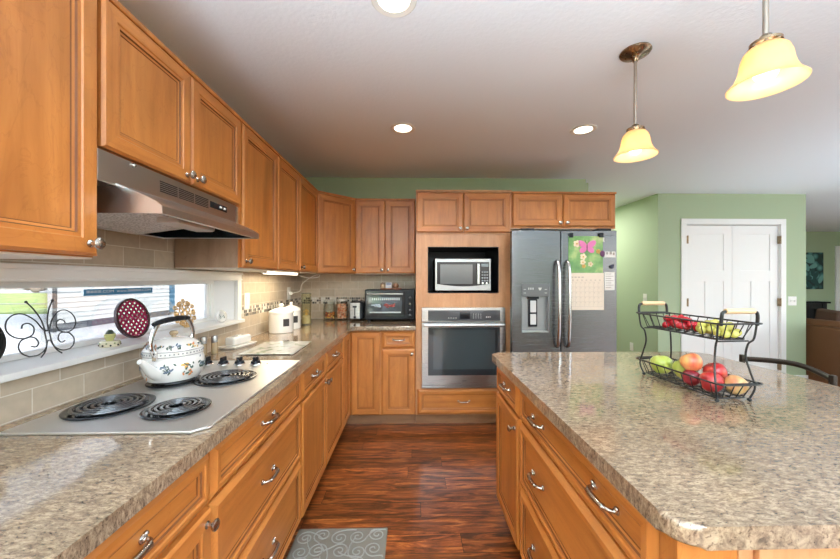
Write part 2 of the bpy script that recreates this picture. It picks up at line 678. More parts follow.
def floor_mat():
    m, n, l, b = new_mat('dark_hand_scraped_wood')
    tc = n.new('ShaderNodeTexCoord')
    br = n.new('ShaderNodeTexBrick')
    br.offset = 0.0
    br.inputs['Scale'].default_value = 1.0
    br.inputs['Brick Width'].default_value = 1.25
    br.inputs['Row Height'].default_value = 0.127
    br.inputs['Mortar Size'].default_value = 0.0014
    br.inputs['Bias'].default_value = 0.0
    br.inputs['Color1'].default_value = (0.0, 0.0, 0.0, 1)
    br.inputs['Color2'].default_value = (1.0, 1.0, 1.0, 1)
    br.inputs['Mortar'].default_value = (0.5, 0.5, 0.5, 1)
    sx_ = n.new('ShaderNodeSeparateXYZ')
    l.new(tc.outputs['Object'], sx_.inputs['Vector'])
    dv_ = n.new('ShaderNodeMath')
    dv_.operation = 'DIVIDE'
    dv_.inputs[1].default_value = 0.127
    l.new(sx_.outputs['Y'], dv_.inputs[0])
    fl_ = n.new('ShaderNodeMath')
    fl_.operation = 'FLOOR'
    l.new(dv_.outputs['Value'], fl_.inputs[0])
    wn_ = n.new('ShaderNodeTexWhiteNoise')
    wn_.noise_dimensions = '1D'
    l.new(fl_.outputs['Value'], wn_.inputs['W'])
    ml_ = n.new('ShaderNodeMath')
    ml_.operation = 'MULTIPLY_ADD'
    ml_.inputs[1].default_value = 1.25
    l.new(wn_.outputs['Value'], ml_.inputs[0])
    l.new(sx_.outputs['X'], ml_.inputs[2])
    cm_ = n.new('ShaderNodeCombineXYZ')
    l.new(ml_.outputs['Value'], cm_.inputs['X'])
    l.new(sx_.outputs['Y'], cm_.inputs['Y'])
    l.new(cm_.outputs['Vector'], br.inputs['Vector'])
    sh = n.new('ShaderNodeVectorMath')
    sh.operation = 'SCALE'
    sh.inputs['Scale'].default_value = 5.0
    l.new(br.outputs['Color'], sh.inputs[0])
    ad = n.new('ShaderNodeVectorMath')
    ad.operation = 'ADD'
    l.new(tc.outputs['Object'], ad.inputs[0])
    l.new(sh.outputs['Vector'], ad.inputs[1])
    mp = n.new('ShaderNodeMapping')
    mp.inputs['Scale'].default_value = (2.2, 17, 1)
    l.new(ad.outputs['Vector'], mp.inputs['Vector'])
    n1 = n.new('ShaderNodeTexNoise')
    n1.inputs['Scale'].default_value = 1.7
    n1.inputs['Detail'].default_value = 8
    n1.inputs['Roughness'].default_value = 0.68
    n1.inputs['Distortion'].default_value = 1.1
    l.new(mp.outputs['Vector'], n1.inputs['Vector'])
    rp = ramp(n, [(0.30, (0.020, 0.006, 0.003)), (0.42, (0.085, 0.022, 0.007)), (0.54, (0.23, 0.062, 0.015)), (0.70, (0.50, 0.175, 0.042))])
    l.new(n1.outputs['Fac'], rp.inputs['Fac'])
    mr = n.new('ShaderNodeMapRange')
    mr.inputs['To Min'].default_value = 0.66
    mr.inputs['To Max'].default_value = 1.28
    l.new(br.outputs['Color'], mr.inputs['Value'])
    mx = n.new('ShaderNodeMix')
    mx.data_type = 'RGBA'
    mx.blend_type = 'MULTIPLY'
    mx.inputs['Factor'].default_value = 1.0
    l.new(rp.outputs['Color'], mx.inputs['A'])
    l.new(mr.outputs['Result'], mx.inputs['B'])
    mo = n.new('ShaderNodeMix')
    mo.data_type = 'RGBA'
    mo.inputs['B'].default_value = (0.012, 0.005, 0.003, 1)
    l.new(br.outputs['Fac'], mo.inputs['Factor'])
    l.new(mx.outputs['Result'], mo.inputs['A'])
    l.new(mo.outputs['Result'], b.inputs['Base Color'])
    b.inputs['Roughness'].default_value = 0.28
    b.inputs['Coat Weight'].default_value = 0.15
    b.inputs['Coat Roughness'].default_value = 0.15
    n2 = n.new('ShaderNodeTexNoise')
    n2.inputs['Scale'].default_value = 0.8
    n2.inputs['Detail'].default_value = 3
    l.new(mp.outputs['Vector'], n2.inputs['Vector'])
    bp = n.new('ShaderNodeBump')
    bp.inputs['Strength'].default_value = 0.22
    bp.inputs['Distance'].default_value = 0.006
    l.new(n2.outputs['Fac'], bp.inputs['Height'])
    l.new(bp.outputs['Normal'], b.inputs['Normal'])
    MATS['floor'] = m
    return m


FLOOR = floor_mat()


def thin_glass(name, tint=(1, 1, 1), rough=0.0, gloss=1.0):
    """a pane that lets the view through and mirrors by Fresnel"""
    m, n, l, b = new_mat(name)
    n.remove(b)
    out = n['Material Output']
    tr = n.new('ShaderNodeBsdfTransparent')
    tr.inputs['Color'].default_value = (*tint, 1)
    gl = n.new('ShaderNodeBsdfGlossy')
    gl.inputs['Roughness'].default_value = rough
    fr = n.new('ShaderNodeFresnel')
    fr.inputs['IOR'].default_value = 1.45
    mu = n.new('ShaderNodeMath')
    mu.operation = 'MULTIPLY'
    mu.inputs[1].default_value = gloss
    l.new(fr.outputs['Fac'], mu.inputs[0])
    mx = n.new('ShaderNodeMixShader')
    l.new(mu.outputs['Value'], mx.inputs['Fac'])
    l.new(tr.outputs['BSDF'], mx.inputs[1])
    l.new(gl.outputs['BSDF'], mx.inputs[2])
    l.new(mx.outputs['Shader'], out.inputs['Surface'])
    MATS[name] = m
    return m


PANE = thin_glass('window_glass', (0.97, 0.98, 0.98), 0.0, 0.6)
JAR_GLASS = thin_glass('clear_jar_glass', (0.96, 0.97, 0.96), 0.02, 0.3)

# ------------------------------------------------------------------ room shell
XW, YW, ZC = -1.175, 3.68, 2.43      # tiled side wall, end wall, ceiling height


def sbox(name, x0, y0, z0, x1, y1, z1, mat, bev=0.0):
    return struct(MB().box(x0, y0, z0, x1, y1, z1, bev).build(name, mat))


fl = MB().box(-1.33, -3.3, -0.12, 10.4, 9.2, 0.0).build('floor', FLOOR, smooth=False)
struct(fl)
struct(MB().box(-1.35, -3.3, ZC, 10.4, 9.2, ZC + 0.15).build('ceiling', CEIL, smooth=False))

# side wall with the long low window opening
WY0, WY1, WZ0, WZ1 = 0.42, 2.295, 1.041, 1.325
XI, XO = XW - 0.008, -1.355
w = MB()
w.box(XO, -3.3, -0.12, XI, WY0, ZC)
w.box(XO, WY1, -0.12, XI, YW + 0.15, ZC)
w.box(XO, WY0, -0.12, XI, WY1, WZ0)
w.box(XO, WY0, WZ1, XI, WY1, ZC)
struct(w.build('wall_left', CREAM, smooth=False))
w = MB()
w.box(XI, -0.5, 0.0, XW, WY0 - 0.05, 1.42)
w.box(XI, WY1 + 0.05, 0.905, XW, YW - 0.008, 1.42)
w.box(XI, WY0 - 0.05, 0.0, XW, WY1 + 0.05, 1.036)
w.box(XI, WY0 - 0.05, 1.375, XW, WY1 + 0.05, 1.72)
struct(w.build('trim_1', TILE_L, smooth=False))                 # tile backsplash along the side wall
sbox('wall_back', -1.355, YW, -0.12, 1.90, YW + 0.14, ZC, GREEN)
struct(MB().box(XW, YW - 0.008, 0.905, 0.03, YW, 1.42).build('trim_2', TILE_B, smooth=False))   # tile backsplash on the end wall

# pantry box, hall and living room beyond
YP = 4.27
w = MB()
w.box(3.137, YP, 0, 3.497, YP + 0.12, ZC)
w.box(4.727, YP, 0, 5.075, YP + 0.12, ZC)
w.box(3.497, YP, 2.04, 4.727, YP + 0.12, ZC)
struct(w.build('wall_pantry', GREEN, smooth=False))
sbox('wall_pantry_side', 3.137, YP + 0.12, 0, 3.25, 7.6, ZC, GREEN)
sbox('wall_pantry_return', 4.96, YP + 0.12, 0, 5.075, 7.6, ZC, GREEN)
sbox('wall_hall_end', 1.9, 7.6, 0, 3.25, 7.72, ZC, GREEN)
sbox('wall_hall_side', 1.90, YW + 0.14, 0, 2.0, 7.6, ZC, GREEN)
sbox('wall_far', 5.075, 7.6, 0, 10.42, 7.72, ZC, GREEN)
w = MB()
w.box(10.3, -3.3, 0, 10.42, -2.3, ZC)
w.box(10.3, 3.3, 0, 10.42, 7.6, ZC)
w.box(10.3, -2.3, 0, 10.42, 3.3, 0.25)
w.box(10.3, -2.3, 2.25, 10.42, 3.3, ZC)
struct(w.build('wall_right', GREEN, smooth=False))
w = MB()
w.box(-1.355, -3.3, 0, -0.95, -3.18, ZC)
w.box(2.75, -3.3, 0, 4.4, -3.18, ZC)
w.box(8.6, -3.3, 0, 10.4, -3.18, ZC)
w.box(-0.95, -3.3, 2.25, 2.75, -3.18, ZC)
w.box(4.4, -3.3, 2.25, 8.6, -3.18, ZC)
w.box(-0.95, -3.3, 0, 2.75, -3.18, 0.2)
w.box(4.4, -3.3, 0, 8.6, -3.18, 0.2)
struct(w.build('wall_rear', GREEN, smooth=False))
# baseboards
sbox('baseboard_pantry', 3.122, YP - 0.014, 0, 3.44, YP, 0.10, WHITE_PAINT, 0.003)
sbox('baseboard_pantry_end', 4.787, YP - 0.014, 0, 5.09, YP, 0.10, WHITE_PAINT, 0.003)
sbox('baseboard_hall', 3.123, YP - 0.014, 0, 3.137, 7.6, 0.10, WHITE_PAINT, 0.003)

# ---- kitchen window: casing, sill, sash, glass
w = MB()
cx = XW + 0.014
for (a, b_, c_, d_) in ((WY0 - 0.052, WY1 + 0.052, WZ1, WZ1 + 0.052),):
    w.box(XI, a, c_, cx, b_, d_, 0.004)
    w.box(XI, a - 0.004, d_ - 0.014, cx + 0.008, b_ + 0.004, d_ + 0.002, 0.003)
    w.box(XI, a, c_, cx + 0.004, b_, c_ + 0.010, 0.002)
w.box(XI, WY1, WZ0 + 0.02, cx, WY1 + 0.05, WZ1 + 0.002, 0.004)
w.box(XI, WY0 - 0.05, WZ0 + 0.02, cx, WY0, WZ1 + 0.002, 0.004)
struct(w.build('trim_3', WHITE_PAINT))
win = MB()
j = 0.012
win.box(XO, WY0, WZ1 - 0.001, XI, WY1, WZ1 + 0.004)
win.box(XO, WY1 - 0.004, WZ0, XI, WY1 + 0.004, WZ1)
win.box(XO, WY0 - 0.004, WZ0, XI, WY0 + 0.004, WZ1)
win = win.build('window_1', WHITE_PAINT)
struct(win)
s = MB()
s.box(XO, WY0 - 0.06, 1.041, XW + 0.030, WY1 + 0.062, 1.063, 0.004)
s.build('window_sill', WHITE_PAINT, win)
s = MB()
sx0, sx1 = -1.352, -1.318
s.box(sx0, WY0, 1.063, sx1, WY1, 1.083, 0.003)
s.box(sx0, WY0, WZ1 - 0.024, sx1, WY1, WZ1, 0.003)
s.box(sx0, WY1 - 0.036, 1.083, sx1, WY1, WZ1 - 0.024, 0.001)
s.box(sx0, WY0, 1.083, sx1, WY0 + 0.036, WZ1 - 0.024, 0.001)
s.box(sx0 + 0.006, WY1 - 0.062, 1.083, sx1 - 0.01, WY1 - 0.036, WZ1 - 0.024, 0.001)
s.build('window_sash', WHITE_PAINT, win)
MB().box(-1.338, WY0 + 0.03, 1.08, -1.334, WY1 - 0.05, WZ1 - 0.02).build('window_pane', PANE, win)

# ---- pantry double doors
cas = MB()
cas.box(3.427, YP - 0.018, 0, 3.497, YP, 2.040, 0.003)
cas.box(4.727, YP - 0.018, 0, 4.797, YP, 2.040, 0.003)
cas.box(3.427, YP - 0.018, 2.04, 4.797, YP, 2.108, 0.004)
struct(cas.build('trim_4', WHITE_PAINT))
jam = MB()
jam.box(3.497, YP, 0, 3.504, YP + 0.12, 2.04)
jam.box(4.720, YP, 0, 4.727, YP + 0.12, 2.04)
jam.box(3.497, YP, 2.033, 4.727, YP + 0.12, 2.04)
struct(jam.build('trim_5', WHITE_PAINT))


def panel_door(name, x0, x1, hinge_x):
    """craftsman door: one square panel over two tall ones"""
    W_, H_, T_ = x1 - x0, 2.018, 0.036
    m = MB(Matrix.Translation((x0, YP + 0.012, 0.008)))
    st, rl = 0.105, 0.10
    m.box(0, 0.008, 0, W_, T_, H_)
    for a, b2 in ((0, st), (W_ - st, W_)):
        m.box(a, 0, 0, b2, 0.02, H_, 0.002)
    for a, b2 in ((0, 0.2), (1.30, 1.44), (H_ - 0.115, H_)):
        m.box(st - 0.001, 0, a, W_ - st + 0.001, 0.02, b2, 0.002)
    m.box(W_ / 2 - 0.05, 0, 0.199, W_ / 2 + 0.05, 0.02, 1.301, 0.002)
    d = struct(m.build(name, WHITE_PAINT))
    for z in (0.22, 1.04, 1.84):
        h = MB()
        h.box(hinge_x - 0.012, YP - 0.022, z - 0.05, hinge_x + 0.012, YP + 0.013, z + 0.05, 0.002)
        h.cyl((hinge_x, YP - 0.024, z - 0.052), (hinge_x, YP - 0.024, z + 0.052), 0.006, 10)
        h.build('hinge', BRONZE, d)
    return d


panel_door('door_1', 3.508, 4.110, 3.506)
panel_door('door_2', 4.114, 4.716, 4.718)
# white door on the far wall of the living room
m = MB()
m.box(9.71, 7.575, 0, 9.79, 7.6, 2.03, 0.003)
m.box(9.79, 7.585, 0, 10.28, 7.6, 2.03)
m.box(9.71, 7.575, 2.03, 10.29, 7.6, 2.10, 0.003)
struct(m.build('door_3', WHITE_PAINT))

# ------------------------------------------------------------------ cabinet kit


def door_mesh(W_, H_, t=0.020, fw=0.056, level=False, wide_edge=False):
    """frame-and-panel front: local x 0..W, z 0..H, back at y=0, face at y=-t"""
    b = MB()
    e = 0.018 if wide_edge else 0.008
    rings = [(0.0, 0.0), (0.0, -t + min(e * 0.8, 0.013)), (e, -t), (fw - 0.012, -t), (fw - 0.009, -t + 0.0035), (fw, -t + 0.0035), (fw + 0.003, -t + 0.008), (fw + 0.009, -t + 0.0095), (fw + 0.0115, -t + 0.0115)]
    glz = {5, 7}
    vs = []
    for ins, y in rings:
        ring = [(ins, y, ins), (W_ - ins, y, ins), (W_ - ins, y, H_ - ins), (ins, y, H_ - ins)]
        vs.append([b.bm.verts.new(Vector(v)) for v in ring])
    for i in range(len(rings) - 1):
        for k in range(4):
            f = b.bm.faces.new((vs[i][k], vs[i][(k + 1) % 4], vs[i + 1][(k + 1) % 4], vs[i + 1][k]))
            f.material_index = 2 if i in glz else (1 if k in (0, 2) else 0)
    f = b.bm.faces.new(vs[-1])
    f.material_index = 1 if level else 0
    f = b.bm.faces.new(vs[0][::-1])
    return b


def pull_mesh():
    """bow pull along x, feet at y=0, bowing towards -y"""
    b = MB()
    pts = [(-0.048, 0.0, 0), (-0.048, -0.010, 0), (-0.044, -0.020, 0.001), (-0.034, -0.026, 0.0), (-0.018, -0.0285, 0), (0, -0.029, 0), (0.018, -0.0285, 0), (0.034, -0.026, 0.0), (0.044, -0.020, 0.001), (0.048, -0.010, 0), (0.048, 0.0, 0)]
    sp = smooth_path(pts, 4)
    rr = []
    for p in sp:
        a = abs(p.x)
        r = 0.0048 + (0.0022 if a < 0.03 else 0)
        if 0.030 < a < 0.036:
            r = 0.0078
        if p.y > -0.008:
            r = 0.0065
        rr.append(r)
    b.tube(sp, rr, 10)
    for sx in (-1, 1):
        b.lathe([(0, 0), (0.010, 0), (0.010, 0.002), (0.006, 0.006), (0, 0.007)], (sx * 0.048, 0.0, 0), 12, Matrix.Rotation(R(90), 4, 'X'))
        b.ball((sx * 0.054, -0.004, 0.008), 0.0055, 10, 6)
    return b


def knob_mesh():
    b = MB()
    b.lathe([(0, 0), (0.010, 0), (0.010, 0.002), (0.0055, 0.005), (0.0055, 0.013), (0.012, 0.018), (0.0155, 0.022), (0.0155, 0.026), (0.012, 0.029), (0, 0.030)], (0, 0, 0), 18, Matrix.Rotation(R(90), 4, 'X'))
    return b


PULL = pull_mesh()
_pm = PULL.build('handle', NICKEL)
KNOB_O = knob_mesh().build('knob', NICKEL)
PULL_ME, KNOB_ME = _pm.data, KNOB_O.data
for o_ in (_pm, KNOB_O):
    bpy.data.objects.remove(o_)


def hang(me, name, parent, loc):
    o = bpy.data.objects.new(name, me)
    COL.objects.link(o)
    o.parent = parent
    o.location = loc
    return o


def fronts_on(root, fronts, y=0.0, t=0.020):
    """fronts: ('door', x0, x1, z0, z1, (kx, kz) or None) or ('drawer', x0, x1, z0, z1, n handles)"""
    for f in fronts:
        kind, x0, x1, z0, z1, k = f
        if kind == 'door':
            d = door_mesh(x1 - x0, z1 - z0, t).build('door', WOOD3, root, (x0, y, z0), angle=30)
            if k:
                hang(KNOB_ME, 'knob', d, (k[0] - x0, -t, k[1] - z0))
        else:
            fw = min(0.045, (z1 - z0) * 0.27)
            d = door_mesh(x1 - x0, z1 - z0, t, fw, True, True).build('drawer', WOOD3, root, (x0, y, z0), angle=30)
            for px in ([] if not k else [(x1 - x0) / 2] if k == 1 else k):
                hang(PULL_ME, 'handle', d, (px, -t + 0.0115, (z1 - z0) / 2))


def cabinet(name, label, cat, loc, rz, width, depth, z0, z1, fronts, group, toe=False, mat=None, top_edge=False):
    r = thing(name, label, cat, (loc[0], loc[1], 0), rz, group)
    b = MB()
    b.box(0, 0, z0, width, depth, z1, 0.0015)
    if top_edge:
        b.box(-0.001, -0.022, z1 - 0.012, width + 0.001, 0.01, z1 + 0.006, 0.004)
    b.build('body', mat or WV, r)
    if z0 > 1.2:
        MB().box(0.002, 0.002, z0 - 0.004, width - 0.002, depth - 0.002, z0).build('underside', PALE_LAM, r)
    if toe:
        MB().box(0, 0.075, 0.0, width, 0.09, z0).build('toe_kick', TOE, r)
    fronts_on(r, fronts)
    return r


RL = R(90)      # side run faces +x
RI = R(-90)     # island face looks to -x
XF = -0.575     # face frame of the side run (fronts reach -0.555)
BZ0, BZ1 = 0.110, 0.874
DT, DB = 0.862, 0.712        # top drawer
G_B = 'honey maple base cabinets'
G_U = 'honey maple wall cabinets'
DP = 0.588

# side-run base cabinets
w_ = 0.962 - 0.395
cabinet('base_cabinet', 'base cabinet below the bare counter end before the steel cooktop', 'cabinet', (XF, 0.395), RL, w_, DP, BZ0, BZ1,
        [('drawer', 0.004, w_ - 0.004, DB, DT, 1), ('door', 0.004, w_ / 2 - 0.002, 0.116, 0.700, (w_ / 2 - 0.035, 0.66)), ('door', w_ / 2 + 0.002, w_ - 0.004, 0.116, 0.700, (w_ - 0.03, 0.668))], G_B, True)
w_ = 1.738 - 0.962
cabinet('base_cabinet', 'wide three-drawer base cabinet directly under the steel cooktop', 'cabinet', (XF, 0.962), RL, w_, DP, BZ0, BZ1,
        [('drawer', 0.004, w_ - 0.012, DB, DT, 1), ('drawer', 0.004, w_ - 0.012, 0.428, 0.702, 1), ('drawer', 0.004, w_ - 0.012, 0.116, 0.418, 1)], G_B, True)
w_ = 2.775 - 1.738
mid = 2.215 - 1.738
cabinet('base_cabinet', 'double-door base cabinet below the glass cutting board, two drawers above its doors', 'cabinet', (XF, 1.738), RL, w_, DP, BZ0, BZ1,
        [('drawer', 0.006, mid - 0.003, DB, DT, 1), ('drawer', mid + 0.003, w_ - 0.006, DB, DT, 1), ('door', 0.006, mid - 0.003, 0.116, 0.702, (mid - 0.03, 0.672)), ('door', mid + 0.003, w_ - 0.006, 0.116, 0.702, (mid + 0.03, 0.672))], G_B, True)
# corner carousel cabinet, L-shaped
YF = 3.077      # face frame of the end run (fronts reach 3.057)
r = thing('corner_base_cabinet', 'corner base cabinet with two full-height doors meeting where the counter turns', 'cabinet', (XW, YW, 0), 0, G_B)
poly = [(0.006, -0.010), (0.006, 2.775 - YW), (XF - XW, 2.775 - YW), (XF - XW, YF - YW), (-0.282 - XW, YF - YW), (-0.282 - XW, -0.010)]
MB().prism(poly, BZ0, BZ1).build('body', WV, r)
tk = MB()
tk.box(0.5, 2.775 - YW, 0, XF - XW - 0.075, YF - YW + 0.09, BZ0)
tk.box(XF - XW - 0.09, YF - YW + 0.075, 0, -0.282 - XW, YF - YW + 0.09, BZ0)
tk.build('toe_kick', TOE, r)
d = door_mesh(3.05 - 2.781, DT - 0.116, 0.02).build('door', WOOD3, r, (XF - XW, 2.781 - YW, 0.116), angle=30)
d.rotation_euler = (0, 0, RL)
d = door_mesh(0.548 - 0.288, DT - 0.116, 0.02).build('door', WOOD3, r, (-0.548 - XW, YF - YW, 0.116), angle=30)
# end-run base
w_ = 0.031 + 0.282
cabinet('base_cabinet', 'narrow base cabinet with one drawer and one door below the black toaster oven', 'cabinet', (-0.282, YF), 0, w_, DP, BZ0, BZ1,
        [('drawer', 0.012, w_ - 0.008, DB, DT, 1), ('door', 0.012, w_ - 0.008, 0.116, 0.702, (w_ - 0.035, 0.665))], G_B, True)

# wall cabinets along the side wall (fronts at -0.84)
XU = -0.860
UZ0, UZ1 = 1.390, 2.122
UD = 0.308
w_ = 0.937 - 0.45
cabinet('wall_cabinet', 'largest-looking single-door wall cabinet above the counter end before the range hood', 'cabinet', (XU, 0.45), RL, w_, UD, UZ0, UZ1,
        [('door', 0.004, w_ - 0.004, UZ0 + 0.004, UZ1 - 0.012, (w_ - 0.03, UZ0 + 0.035))], G_U, top_edge=True)
w_ = 1.700 - 0.939
m2 = 1.318 - 0.939
cabinet('wall_cabinet', 'short two-door wall cabinet mounted over the steel range hood', 'cabinet', (XU, 0.939), RL, w_, UD, 1.690, UZ1,
        [('door', 0.006, m2 - 0.002, 1.694, UZ1 - 0.012, (m2 - 0.03, 1.722)), ('door', m2 + 0.002, w_ - 0.006, 1.694, UZ1 - 0.012, (m2 + 0.032, 1.722))], G_U, top_edge=True)
w_ = 2.155 - 1.702
c3 = cabinet('wall_cabinet', 'single-door wall cabinet just past the range hood, knob beside the hood', 'cabinet', (XU, 1.702), RL, w_, UD, UZ0, UZ1,
             [('door', 0.012, w_ - 0.003, UZ0 + 0.004, UZ1 - 0.012, (0.04, UZ0 + 0.035))], G_U, top_edge=True)
MB().box(-0.003, 0.002, UZ0, 0.0, UD, 1.69).build('side_panel', SIDE_WOOD, c3)
w_ = 3.068 - 2.156
m2 = 2.565 - 2.156
cabinet('wall_cabinet', 'two-door wall cabinet above the white canisters and the lit light bar', 'cabinet', (XU, 2.156), RL, w_, UD, UZ0, UZ1,
        [('door', 0.003, m2 - 0.002, UZ0 + 0.004, UZ1 - 0.012, None), ('door', m2 + 0.002, w_ - 0.004, UZ0 + 0.004, UZ1 - 0.012, (m2 + 0.03, UZ0 + 0.035))], G_U, top_edge=True)
# diagonal corner wall cabinet
r = thing('corner_wall_cabinet', 'diagonal corner wall cabinet with one angled door above the glass vase', 'cabinet', (XW, YW, 0), 0, G_U)
p0 = Vector((XU, 3.070))
p1 = Vector((-0.566, 3.370))
poly = [(0.006, -0.01), (0.006, p0.y - YW), (p0.x - XW, p0.y - YW), (p1.x - XW, p1.y - YW), (p1.x - XW, -0.01)]
dv = (p1 - p0)
ang = math.atan2(dv.y, dv.x)
nrm = Vector((math.sin(ang), -math.cos(ang)))
b = MB()
b.prism(poly, UZ0, UZ1)
q = [p0 - Vector((XW, YW)), p1 - Vector((XW, YW))]
b.prism([tuple(q[0] - nrm * 0.01), tuple(q[0] + nrm * 0.022), tuple(q[1] + nrm * 0.022), tuple(q[1] - nrm * 0.01)], UZ1 - 0.012, UZ1 + 0.006)
b.build('body', WV, r)
L_ = dv.length
d = door_mesh(L_ - 0.012, UZ1 - 0.016 - UZ0, 0.02).build('door', WOOD3, r, (q[0].x + dv.normalized().x * 0.006, q[0].y + dv.normalized().y * 0.006, UZ0 + 0.004), angle=30)
d.rotation_euler = (0, 0, ang)
hang(KNOB_ME, 'knob', d, (L_ - 0.042, -0.02, 0.035))
# wall cabinet on the end wall
w_ = 0.030 + 0.564
cabinet('wall_cabinet', 'two-door wall cabinet hung above the black toaster oven', 'cabinet', (-0.564, 3.370), 0, w_, 0.30, UZ0, UZ1,
        [('door', 0.004, w_ / 2 - 0.002, UZ0 + 0.004, UZ1 - 0.012, (w_ / 2 - 0.03, UZ0 + 0.035)), ('door', w_ / 2 + 0.002, w_ - 0.004, UZ0 + 0.004, UZ1 - 0.012, (w_ / 2 + 0.03, UZ0 + 0.035))], G_U, top_edge=True)

# ---- oven tower
YT = 3.072
TX0, TX1 = 0.034, 0.897
r = thing('oven_tower_cabinet', 'tall maple cabinet holding the microwave and the wall oven', 'cabinet', (TX0, YT, 0))
W_ = TX1 - TX0
b = MB()
dd = 0.600
b.box(0, 0, BZ0, 0.106, dd, 2.13)                # upright sides
b.box(0.752, 0, BZ0, W_, dd, 2.13)
b.box(0.106, 0.0, 1.627, 0.752, dd, 2.13)       # above the niche
b.box(0.106, 0.0, 1.075, 0.752, dd, 1.207)      # between niche and oven
b.box(0.106, 0.0, BZ0, 0.752, dd, 0.358)        # below the oven
b.box(-0.002, -0.024, 2.122, W_ + 0.002, 0.01, 2.138, 0.004)
b.box(-0.001, -0.006, 1.741, W_ + 0.001, 0.01, 1.753, 0.003)
b.build('body', PANEL_WOOD, r)
n_ = MB()
n_.box(0.106, 0.004, 1.207, 0.110, 0.55, 1.627)
n_.box(0.748, 0.004, 1.207, 0.752, 0.55, 1.627)
n_.box(0.106, 0.004, 1.207, 0.752, 0.55, 1.211)
n_.box(0.106, 0.004, 1.623, 0.752, 0.55, 1.627)
n_.box(0.106, 0.55, 1.207, 0.752, 0.555, 1.627)
n_.build('niche_liner', BLACK_PLASTIC, r)
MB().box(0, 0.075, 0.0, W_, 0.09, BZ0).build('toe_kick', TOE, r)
m2 = W_ / 2 - 0.004
fronts_on(r, [('door', 0.008, m2 - 0.002, 1.757, 2.112, (m2 - 0.03, 1.79)), ('door', m2 + 0.002, W_ - 0.012, 1.757, 2.112, (m2 + 0.03, 1.79)),
              ('drawer', 0.012, W_ - 0.014, 0.116, 0.345, 1)])
# ---- cabinet over the refrigerator
W_ = 1.858 - 0.899
m2 = 1.368 - 0.899
cabinet('wall_cabinet', 'two-door cabinet above the steel refrigerator', 'cabinet', (0.899, YT), 0, W_, 0.596, 1.795, 2.122,
        [('door', 0.010, m2 - 0.003, 1.815, 2.108, (m2 - 0.032, 1.845)), ('door', m2 + 0.003, W_ - 0.010, 1.815, 2.108, (m2 + 0.032, 1.845))], G_U, top_edge=True)

# ---- counters


def rounded(poly, radii, n=6):
    out = []
    m = len(poly)
    for i in range(m):
        p = Vector(poly[i])
        rad = radii[i]
        if rad <= 0:
            out.append(tuple(p))
            continue
        a = (Vector(poly[i - 1]) - p).normalized()
        b2 = (Vector(poly[(i + 1) % m]) - p).normalized()
        half = a.angle(b2) / 2
        t = rad / math.tan(half)
        c = p + (a + b2).normalized() * (rad / math.sin(half))
        s0, s1 = p + a * t - c, p + b2 * t - c
        a0 = math.atan2(s0.y, s0.x)
        da = math.atan2(s1.y, s1.x) - a0
        while da > PI:
            da -= 2 * PI
        while da < -PI:
            da += 2 * PI
        for k in range(n + 1):
            out.append((c.x + rad * math.cos(a0 + da * k / n), c.y + rad * math.sin(a0 + da * k / n)))
    return out


XC = -0.536
ctop = [(XW + 0.001, 0.36), (XC, 0.36), (XC, 3.030), (0.033, 3.030), (0.033, YW - 0.009), (XW + 0.001, YW - 0.009)]
b = MB().prism(rounded(ctop, [0, 0.02, 0.02, 0, 0, 0]), 0.876, 0.914, bev=0.009, seg=3)
tag(b.build('countertop', STONE), 'polished granite countertop running along the wall around the inside corner', 'countertop')

# ------------------------------------------------------------------ island
IX0, IX1, IY0, IY1 = 0.446, 1.662, 0.562, 1.935
b = MB().prism(rounded([(IX0, IY0), (IX1, IY0), (IX1, IY1), (IX0, IY1)], [0.05, 0.06, 0.07, 0.04], 8), 0.874, 0.914, bev=0.010, seg=3)
tag(b.build('island_countertop', STONE), 'polished granite slab with rounded corners on top of the island', 'countertop')
XIF = 0.490     # face frame (fronts reach 0.470)
# far narrow unit: rz -90 maps local x to -y
w_ = 1.905 - 1.515
cabinet('island_cabinet', 'narrow island cabinet with a drawer over a door, at the end facing the refrigerator', 'cabinet', (XIF, 1.905), RI, w_, 0.55, 0.11, 0.873,
        [('drawer', 0.006, w_ - 0.006, DB, DT, 1), ('door', 0.006, w_ - 0.004, 0.116, 0.702, (w_ - 0.045, 0.645))], 'island cabinets', True)
w_ = 1.502 - 0.648
cabinet('island_cabinet', 'wide three-drawer island cabinet opposite the cooktop drawers', 'cabinet', (XIF, 1.502), RI, w_, 0.55, 0.11, 0.873,
        [('drawer', 0.010, w_ - 0.006, DB, DT, (0.205, 0.655)), ('drawer', 0.010, w_ - 0.006, 0.428, 0.702, (0.205, 0.655)), ('drawer', 0.010, w_ - 0.006, 0.116, 0.418, (0.205, 0.655))], 'island cabinets', True)
r = thing('island_end_panel', 'wood corner post and end panel closing the island under the rounded slab corner', 'cabinet panel', (0.488, 0.600, 0))
b = MB()
b.box(-0.012, 0.0, 0.0, 0.10, 0.046, 0.873, 0.003)
b.build('post', WV, r)
b = MB()
b.box(0.108, 0.008, 0.0, 0.562, 0.030, 0.873, 0.002)
b.box(0.135, -0.004, 0.1, 0.54, 0.010, 0.868, 0.004)
b.build('panel', PANEL_WOOD, r)
r2 = MB().box(0, 0, 0, 0.018, 1.265, 0.873).build('island_rear_panel', PANEL_WOOD, None, (1.045, 0.640, 0))
tag(r2, 'plain wood panel closing the island under the seating overhang', 'cabinet panel')

# ------------------------------------------------------------------ range hood
HY0, HY1 = 0.938, 1.662
r = thing('range_hood', 'stainless steel range hood under the short cabinet above the cooktop', 'range hood', (XW, HY0, 1.50))
b = MB(Matrix.Translation((-XW, -HY0, -1.50)))
b.box(XW + 0.01, HY0, 1.600, -0.850, HY1, 1.688, 0.003)
b.build('fan_housing', STEEL_HOOD, r)
